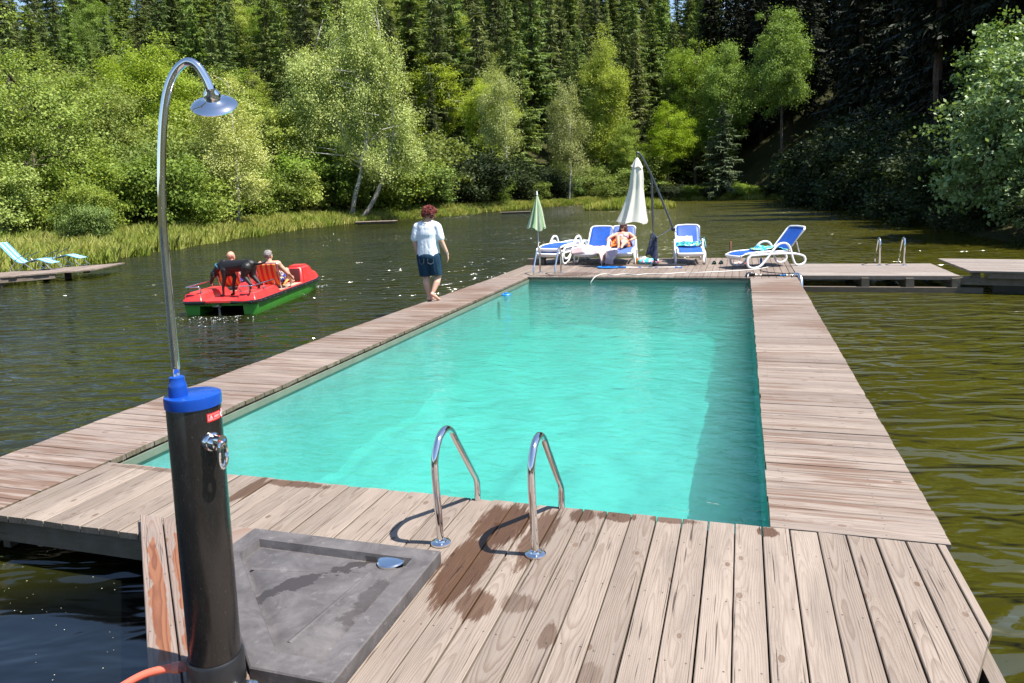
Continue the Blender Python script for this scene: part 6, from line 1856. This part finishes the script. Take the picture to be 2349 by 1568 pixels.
def build_woman():
    # sits on the third lounger, in that lounger's own frame (x to the head end)
    root = empty('person', tuple(l3.location), l3.rotation_euler.z, 'woman with long red brown hair, sunglasses and patterned bikini reclining on a lounger', 'person')
    hc = Vector((1.335, .005, .845))
    H = Matrix.Rotation(R(90 - 22), 3, 'Z') @ Matrix.Rotation(R(-2), 3, 'X')
    hp, P = head_parts(hc, H, .95, .92)
    pel = Vector((.93, .0, .445)); che = Vector((1.16, 0, .625)); nk = Vector((1.28, 0, .715))
    sL, sR = Vector((1.23, -.165, .68)), Vector((1.23, .165, .68))   # local -y is the side at picture right
    kA, fA = Vector((.52, .10, .66)), Vector((.34, .07, .40))            # knee raised on the picture left
    kB, fB = Vector((.52, -.10, .52)), Vector((.30, -.02, .40))
    eL, wL = Vector((1.06, -.315, .58)), Vector((.92, -.20, .54))
    eR, wR = Vector((1.06, .30, .64)), Vector((.86, .375, .60))
    body = hp + [('c', nk - Vector((.02, 0, .03)), .050, hc + Vector((.02, 0, -.06)), .047), ('c', sL, .055, sR, .055), ('e', che, (.10, .145, .13)), ('e', (1.05, 0, .525), (.10, .128, .11)), ('e', pel, (.125, .165, .105)),
                 ('e', (1.092, .062, .640), (.055, .06, .056)), ('e', (1.092, -.062, .640), (.055, .06, .056)),
                 ('c', pel + Vector((-.02, .085, 0)), .088, kA, .058), ('c', kA, .056, fA + Vector((.03, 0, .05)), .036), ('c', pel + Vector((-.02, -.085, -.01)), .090, kB, .058), ('c', kB, .056, fB + Vector((.03, 0, .04)), .036),
                 ('c', fA + Vector((.04, 0, .02)), .034, fA + Vector((-.12, .0, .0)), .022), ('c', fB + Vector((.04, 0, .02)), .034, fB + Vector((-.12, .01, .0)), .022),
                 ('c', sL, .052, eL, .040), ('c', eL, .039, wL, .026), ('c', sR, .052, eR, .040), ('c', eR, .039, wR, .026)]
    hand(body, wL, (-.6, .7, -.3), (-.6, -.2, .6), (-.3, 0, -1), .5, .9)
    hand(body, wR, (-.85, .1, -.5), (-.2, -.9, .3), (-.3, 0, -1), .6, .9)
    bo = fused('body', body, M['skin_tan'], root, .0085, 4)
    top = [('e', (1.083, .064, .640), (.060, .066, .058)), ('e', (1.083, -.064, .640), (.060, .066, .058)), ('c', (1.10, -.135, .60), .016, (1.062, 0, .605), .016), ('c', (1.10, .135, .60), .016, (1.062, 0, .605), .016), ('c', (1.115, .09, .685), .009, (1.20, .10, .74), .008), ('c', (1.115, -.09, .685), .009, (1.20, -.10, .74), .008)]
    fused('bikini_top', top, M['bikini'], root, .007, 2)
    bot = [('e', (.925, 0, .455), (.132, .172, .088)), ('c', (.90, -.02, .50), .06, (.86, 0, .46), .05)]
    fused('bikini_bottom', bot, M['bikini'], root, .008, 2)
    hair = hair_blobs(hc, H, 5, 260, (.088, .104, .098), lambda u: (u[1] < .25 or u[2] > .55) and u[2] > -.55, .016, .026, .95)
    for k in range(26):
        an = R(150 + 240 * k / 25)
        x, y = .088 * math.cos(an + R(0)), .088 * math.sin(an)
        p0 = Vector(hc) + H @ Vector((.085 * math.sin(R(-118 + 236 * k / 25)), -.095 * math.cos(R(-118 + 236 * k / 25)) * .95 - .0, .02))
        p1 = p0 + H @ Vector((.02 * math.sin(R(-118 + 236 * k / 25)), .0, -.10)); p2 = p1 + Vector((-.02, .012 * math.sin(k * 2.3), -.10 - .03 * math.sin(k * 1.7)))
        hair += [('c', p0, .019, p1, .021), ('c', p1, .021, p2, .010)]
    for k in range(7):
        x = -.045 + .015 * k
        hair.append(('c', Vector(hc) + H @ Vector((x, .055, .095)), .013, Vector(hc) + H @ Vector((x * 1.1, .088, .040)), .009))
    fused('hair', hair, M['brown_hair'], root, .0065, 1)
    face_marks(P, H, root, M['lip'], .95, eyes=True)
    b = MB()
    for sx in (-1, 1): b.ball(tuple(P(sx * .034, .091, .008) - Vector(hc)), (.016, .026, .019), 12, 8)
    b.tube([P(-.066, .075, .016) - Vector(hc), P(-.02, .099, .016) - Vector(hc), P(.02, .099, .016) - Vector(hc), P(.066, .075, .016) - Vector(hc)], .005, 6)
    b.tube([P(-.066, .075, .014) - Vector(hc), P(-.082, .0, .010) - Vector(hc)], .004, 6); b.tube([P(.066, .075, .014) - Vector(hc), P(.082, .0, .010) - Vector(hc)], .004, 6)
    g = b.build('sunglasses', M['dark_plastic'], root); g.location = hc
    return root
build_woman()

# ---- pedal boat, local frame: x forward from the stern, y to the left, z = 0 at the deck rim
BO, BR = Vector((-9.77, 11.86, -.035)), R(103.5)
def at_boat(o): o.location = BO; o.rotation_euler = (0, 0, BR); return o
def build_boat():
    root = empty('pedal_boat', BO, BR, 'red and green pedal boat with two striped deck chairs out on the lake', 'pedal boat')
    t = NT('red_fibreglass'); v = t.coord('Object'); n = t.noise(v, 3, 4); n2 = t.noise(v, 25, 4, .7)
    c = t.mix(t.maprange(n, .3, .7), (.56, .028, .030), (.66, .055, .05)); c = t.mix(t.maprange(n2, .66, .72, 0, .4), c, (.70, .42, .38))
    red = t.done(t.pbr(c, .36, 0, .4))
    t = NT('green_fibreglass'); v = t.coord('Object'); n = t.noise(t.mapping(v, (6, 1, 1)), 3, 5, .6); z = t.sep(v)[2]
    c = t.mix(t.maprange(n, .3, .7), (.035, .24, .022), (.07, .34, .035)); c = t.mix(t.maprange(z, -.30, -.20, .5, 0), c, (.06, .16, .02))
    green = t.done(t.pbr(c, .35, 0, .4))
    Lb, W = 4.22, .775
    for sy in (-1, 1):
        b = MB(); rings = []
        for x, w0, w1, zb in ((.12, .43, .76, -.46), (.6, .43, .765, -.47), (1.8, .42, .77, -.48), (3.0, .42, .77, -.46), (3.7, .42, .74, -.38), (4.12, .42, .66, -.20), (4.18, .42, .60, -.06)):
            rings.append([(x, sy * w0, -.035), (x, sy * (w0 + .03), -.035 + (zb + .035) * .75), (x, sy * (w0 + .06), zb), (x, sy * (w1 - .13), zb), (x, sy * (w1 - .055), -.035 + (zb + .035) * .62), (x, sy * w1, -.035)])
        b.loft(rings, smooth=False)
        h = b.build('hull', green, root)
    b = MB(); b.box(.10, 4.1, -.44, .44, -.10, -.03); b.build('bridge_deck', green, root)
    # rubber rim with screw heads; broken at the stern step
    out = [(0, -.26), (0, -W + .12), (.16, -W), (3.55, -W), (4.05, -.66), (4.25, -.48), (4.25, .48), (4.05, .66), (3.55, W), (.16, W), (0, W - .12), (0, .26)]
    b = MB(); path = []
    for i in range(len(out) - 1):
        p, q = Vector((*out[i], -.02)), Vector((*out[i + 1], -.02)); m = max(1, int((q - p).length / .2)); path += [p.lerp(q, k / m) for k in range(m)]
    path.append(Vector((*out[-1], -.02)))
    b.tube(path, .030, 8, flat=1.25); rim = b.build('rubber_rim', M['dark_plastic'], root)
    b = MB()
    for i in range(2, len(path) - 2): 
        nrm = (path[i + 1] - path[i - 1]).normalized().cross(Vector((0, 0, 1))); b.ball(path[i] + nrm * .030, .0095, 6, 4)
    b.build('screw_heads', M['galv'], rim)
    poly = [(.0, -W + .13), (.17, -W + .01), (3.5, -W + .01), (4.0, -.66), (4.2, -.46), (4.2, .46), (4.0, .66), (3.5, W - .01), (.17, W - .01), (.0, W - .13)]
    b = MB(); b.prism(poly, -.025, .012); b.build('deck', red, root)
    def block(x0, x1, y0, y1, z0, z1, tx0=.07, tx1=.12, ty0=.05, ty1=.05, name='stern_box', bev=.03):
        b = MB(); bm = bmesh.new(); bmesh.ops.create_cube(bm, size=1)
        for w in bm.verts:
            hi = w.co.z > 0
            x = x0 + (tx0 if hi else 0) if w.co.x < 0 else x1 - (tx1 if hi else 0)
            y = y0 + (ty0 if hi else 0) if w.co.y < 0 else y1 - (ty1 if hi else 0)
            w.co = Vector((x, y, z1 if hi else z0))
        bmesh.ops.bevel(bm, geom=[e for e in bm.edges if max(v.co.z for v in e.verts) > z0 + 1e-4], offset=bev, segments=3, affect='EDGES')
        bm.verts.index_update(); b.add([tuple(w.co) for w in bm.verts], [[w.index for w in f.verts] for f in bm.faces], True); bm.free()
        return b.build(name, red, root)
    for sy in (-1, 1):
        block(.03, 1.35, min(sy * .34, sy * .745), max(sy * .34, sy * .745), .012, .165)
        s_ = block(2.75, 3.75, min(sy * .26, sy * .735), max(sy * .26, sy * .735), .012, .40, .04, .42, .04, .06, 'bow_cowl', .06)
        b = MB(); b.box(2.735, 2.752, min(sy * .33, sy * .66), max(sy * .33, sy * .66), .05, .34, .005); b.build('dark_panel', m_plain('cowl_inside', (.09, .012, .012), .6), s_)
        block(3.62, 4.20, min(sy * .20, sy * .62), max(sy * .20, sy * .62), .012, .17, .02, .16, .04, .06, 'bow_box', .04)
    block(1.15, 2.9, -.17, .17, .012, .20, .12, .05, .03, .03, 'centre_console', .03)
    block(2.35, 3.5, -.20, .20, .012, .44, .35, .45, .05, .05, 'centre_cowl', .09)
    b = MB()
    for sy in (-1, 1): b.box(1.45, 2.7, min(sy * .22, sy * .70), max(sy * .22, sy * .70), .014, .024)
    b.build('floor_mat', m_plain('beige_mat', (.42, .33, .24), .8), root)
    # rails on the stern boxes
    for sy in (-1, 1):
        y0, y1 = sy * .40, sy * .68
        b = MB()
        b.tube(smooth_path([(.14, y0, .17), (.10, y0, .27), (.06, sy * .46, .285), (.06, sy * .62, .285), (.14, y1, .285), (.55, y1, .285), (1.08, y1, .285), (1.16, y1, .27), (1.20, y1, .17)], 5), .014, 10)
        b.tube([(.06, sy * .62, .28), (.07, sy * .62, .165)], .012, 8); b.tube([(.62, y1, .28), (.62, y1, .165)], .012, 8)
        rl = b.build('rail', M['chrome'], root)
        for p in ((.14, y0, .16), (.07, sy * .62, .16), (.62, y1, .16), (1.20, y1, .16)):
            b = MB(); b.tube([p, (p[0], p[1], .20)], .021, 8); b.build('rail_foot', M['dark_plastic'], rl)
    b = MB(); b.box(.02, .05, -.02, .02, -.42, -.02); b.box(-.12, .05, -.012, .012, -.09, -.07); b.tube([(-.0, .12, -.10), (-.0, -.05, -.10)], .008, 6); b.build('rudder', M['dark_metal'], root)
    b = MB(); b.tube([(2.32, .0, .2), (2.42, .02, .46)], .012, 8); b.build('steering_lever', M['chrome'], root)
    st = m_stripes('deck_chair_stripes', [(.5, (.60, .030, .016)), (.5, (.72, .37, .075))], .112, axis=1, trans=.15, offs=.25)
    for sy, nm in ((1, 'left'), (-1, 'right')):
        yc = sy * .44 + (.0 if sy > 0 else .0)
        ch = empty('deck_chair'); ch.parent = root; ch.location = (0, yc, 0)
        b = MB()
        b.tube(smooth_path([(1.58, -.23, .02), (1.47, -.235, .32), (1.40, -.235, .55), (1.385, -.20, .595), (1.385, .20, .595), (1.40, .235, .55), (1.47, .235, .32), (1.58, .23, .02)], 4), .0145, 10)
        for y in (-.23, .23): b.tube([(1.47, y, .34), (2.10, y, .16), (2.12, y, .02)], .0135, 8)
        b.build('chair_frame', M['galv'], ch)
        prof = smooth_path([(1.37, 0, .59), (1.42, 0, .40), (1.53, 0, .20), (1.72, 0, .085), (1.95, 0, .10), (2.12, 0, .17)], 5); n = len(prof) - 1
        grid_cloth('fabric', lambda u, w: (prof[round(u * n)].x, (w - .5) * .415, prof[round(u * n)].z), n, 10, st, ch, .006)
build_boat()

def build_boatmen():
    def man(name_lbl, yc, skin, left_arm, right_arm, Hz, bald):
        root = at_boat(empty('person', label=name_lbl, cat='person'))
        y = yc
        hc = Vector((1.60, y + (.02 if not bald else -.03), .745)); H = Matrix.Rotation(R(-90 + Hz), 3, 'Z') @ Matrix.Rotation(R(2), 3, 'X')
        hp, P = head_parts(hc, H, 1.0)
        pel = Vector((1.80, y, .20)); che = Vector((1.60, y, .46))
        sl, sr = Vector((1.57, y + .185, .565)), Vector((1.57, y - .185, .565))
        body = hp + [('c', (1.575, y, .58), .062, hc + Vector((-.015, 0, -.06)), .058), ('c', sl, .075, sr, .075), ('e', che, (.125, .185, .16)), ('e', (1.69, y, .32), (.14, .17, .14)), ('e', pel, (.15, .18, .12))]
        for s_ in (1, -1):
            k = Vector((2.22, y + s_ * .11, .36)); f = Vector((2.50, y + s_ * .10, .08))
            body += [('c', pel + Vector((.05, s_ * .09, 0)), .088, k, .062), ('c', k, .060, f, .038), ('c', f, .036, f + Vector((.16, 0, -.01)), .024)]
        for s0, (e, w, d) in ((sl, left_arm), (sr, right_arm)):
            e, w = Vector(e) + Vector((0, y, 0)), Vector(w) + Vector((0, y, 0))
            body += [('c', s0, .062, e, .046), ('c', e, .045, w, .030)]
            hand(body, w, d, (0, 0, 1), (0, -1 if s0 is sl else 1, -.3), .6)
        fused('body', body, M[skin], root, .0095, 4)
        face_marks(P, H, root, M['lip'])
        tr = [('e', pel, (.165, .195, .13)), ('c', pel + Vector((.05, .09, 0)), .105, (2.10, y + .105, .33), .09), ('c', pel + Vector((.05, -.09, 0)), .105, (2.10, y - .105, .33), .09)]
        fused('swim_trunks', tr, M['trunks'], root, .011, 3)
        if bald:
            hb = hair_blobs(hc, H, 8, 170, (.0775, .095, .078), lambda u: u[1] < .1 and -.5 < u[2] < .25, .006, .010)
            fused('hair', hb, m_plain('short_stubble', (.30, .17, .12), .8), root, .005, 1)
        else:
            hb = hair_blobs(hc, H, 9, 420, (.076, .094, .090), lambda u: (u[1] < .2 or u[2] > .55) and u[2] > -.55, .010, .018)
            fused('hair', hb, M['grey_hair'], root, .0055, 1)
            tk = [('e', che, (.140, .200, .165)), ('e', (1.69, y, .33), (.155, .185, .15)), ('c', (1.575, y + .10, .60), .035, (1.60, y + .11, .5), .05), ('c', (1.575, y - .10, .60), .035, (1.60, y - .11, .5), .05), ('c', (1.56, y - .10, .575), .05, (1.56, y + .10, .575), .05)]
            fused('tank_top', tk, M['tank_top'], root, .010, 3)
        return root
    man('bald bare backed man sitting in the left deck chair of the pedal boat', .44, 'skin_red', ((1.62, .30, .33), (1.80, .33, .20), (1, .1, -.3)), ((1.66, -.34, .34), (1.78, -.60, .33), (.5, -.8, -.1)), -8, True)
    man('grey haired man in a beige tank top, right deck chair of the pedal boat', -.44, 'skin_tan', ((1.58, .33, .32), (1.74, .22, .20), (1, -.2, -.1)), ((1.68, -.345, .34), (1.92, -.345, .22), (1, 0, -.3)), -14, False)
build_boatmen()

def build_dog():
    # stands across the stern deck, head lowered to the left; local frame: x = forward for the dog
    root = empty('dog', label='slim black dog with blue collar standing on the pedal boat stern, head down', cat='dog')
    p = Matrix.Translation(BO) @ Matrix.Rotation(BR, 4, 'Z') @ Vector((.60, -.16, .014))
    root.location = p; root.rotation_euler = (0, 0, BR + R(78)); root.scale = (1.27, 1.27, 1.27)
    fur = m_plain('black_fur', (.0075, .0065, .0062), .52, nvar=.3, nscale=20, bump=.4, bscale=160, spec=.45)
    c = lambda *a: ('c', *a)
    B = [c((.20, 0, .475), .105, (.02, 0, .49), .098), c((.02, 0, .49), .098, (-.16, 0, .515), .078), c((-.16, 0, .515), .080, (-.245, 0, .515), .082), ('e', (.18, 0, .43), (.11, .088, .115)), ('e', (-.02, 0, .475), (.16, .085, .082)),
         c((.24, 0, .52), .082, (.345, 0, .475), .058), c((.345, 0, .475), .056, (.415, .0, .40), .050),
         ('e', (.445, .0, .355), (.058, .050, .062)), c((.46, .0, .335), .040, (.505, .0, .235), .026), c((.505, 0, .235), .026, (.513, 0, .212), .020),
         c((.41, .048, .38), .022, (.40, .066, .30), .012), c((.41, -.048, .38), .022, (.40, -.066, .30), .012),
         c((-.29, 0, .535), .028, (-.40, 0, .515), .020), c((-.40, 0, .515), .020, (-.50, 0, .535), .015), c((-.50, 0, .535), .015, (-.56, 0, .575), .007)]
    for s_, fx, hx in ((1, .03, .0), (-1, -.05, -.05)):
        y = s_ * .075
        B += [c((.19, y * .9, .43), .060, (.165 + fx, y, .30), .036), c((.165 + fx, y, .30), .034, (.20 + fx, y, .16), .024), c((.20 + fx, y, .16), .023, (.205 + fx, y, .045), .019), c((.205 + fx, y, .03), .023, (.25 + fx, y, .018), .017),
              c((-.22, y * .85, .47), .082, (-.165 + hx, y, .335), .052), c((-.165 + hx, y, .335), .048, (-.285 + hx, y, .20), .026), c((-.285 + hx, y, .20), .024, (-.245 + hx, y, .05), .019), c((-.245 + hx, y, .03), .023, (-.20 + hx, y, .018), .017)]
    fused('body', B, fur, root, .0075, 4)
    b = MB(); ax = Vector((.07, 0, -.075)).normalized(); a, q = frame_for(ax); o = Vector((.335, 0, .482))
    b.loft([[tuple(o + ax * h + (a * math.cos(6.28319 * k / 20) + q * math.sin(6.28319 * k / 20)) * (rr)) for k in range(20)] for h, rr in ((-.014, .062), (-.012, .067), (.012, .064), (.014, .058))], caps=False)
    cl = b.build('collar', m_plain('blue_collar', (.04, .30, .42), .5), root)
    b = MB(); b.lathe([(.014, -.002), (.014, .002)], 12); tg = b.build('tag', M['galv'], cl); tg.location = (.365, .0, .402); tg.rotation_euler = (R(90), 0, 0)
    for s_ in (-1, 1):
        b = MB(); b.ball((.485, s_ * .036, .345), .009, 8, 6); b.build('eye', m_plain('dog_eye', (.06, .03, .01), .1), root)
    b = MB(); b.ball((.516, 0, .204), (.014, .014, .011), 8, 6); b.build('nose', M['dark_plastic'], root)
build_dog()

def build_wake():
    g = np.random.default_rng(4)
    n = 300
    a = g.normal(size=n); 
    x = -.10 - np.abs(g.normal(size=n)) * .45; y = g.normal(size=n) * .45 - .05
    k = n // 4
    x[:k] = 4.2 + g.normal(size=k) * .10; y[:k] = -.55 + g.normal(size=k) * .10
    Mx = Matrix.Translation(BO) @ Matrix.Rotation(BR, 4, 'Z')
    pts = [Mx @ Vector((xx, yy, 0)) for xx, yy in zip(x, y)]
    C = np.array([[p.x, p.y, LAKE_Z + .004 + .02 * g.random()] for p in pts])
    th = g.random(n) * 6.28
    D = np.stack([np.cos(th), np.sin(th), .35 * g.normal(size=n)], 1)
    L = .010 + .022 * g.random(n) ** 2
    me = quads_mesh('foam', rot_quads(C, D, np.tile([0, 0, 1.], (n, 1)) + .5 * unit(n, g), L, L * .8))
    tag(link('wake_foam', me, m_plain('foam', (.75, .78, .78), .4)), kind='stuff', label='specks of white foam behind the pedal boat')
build_wake()
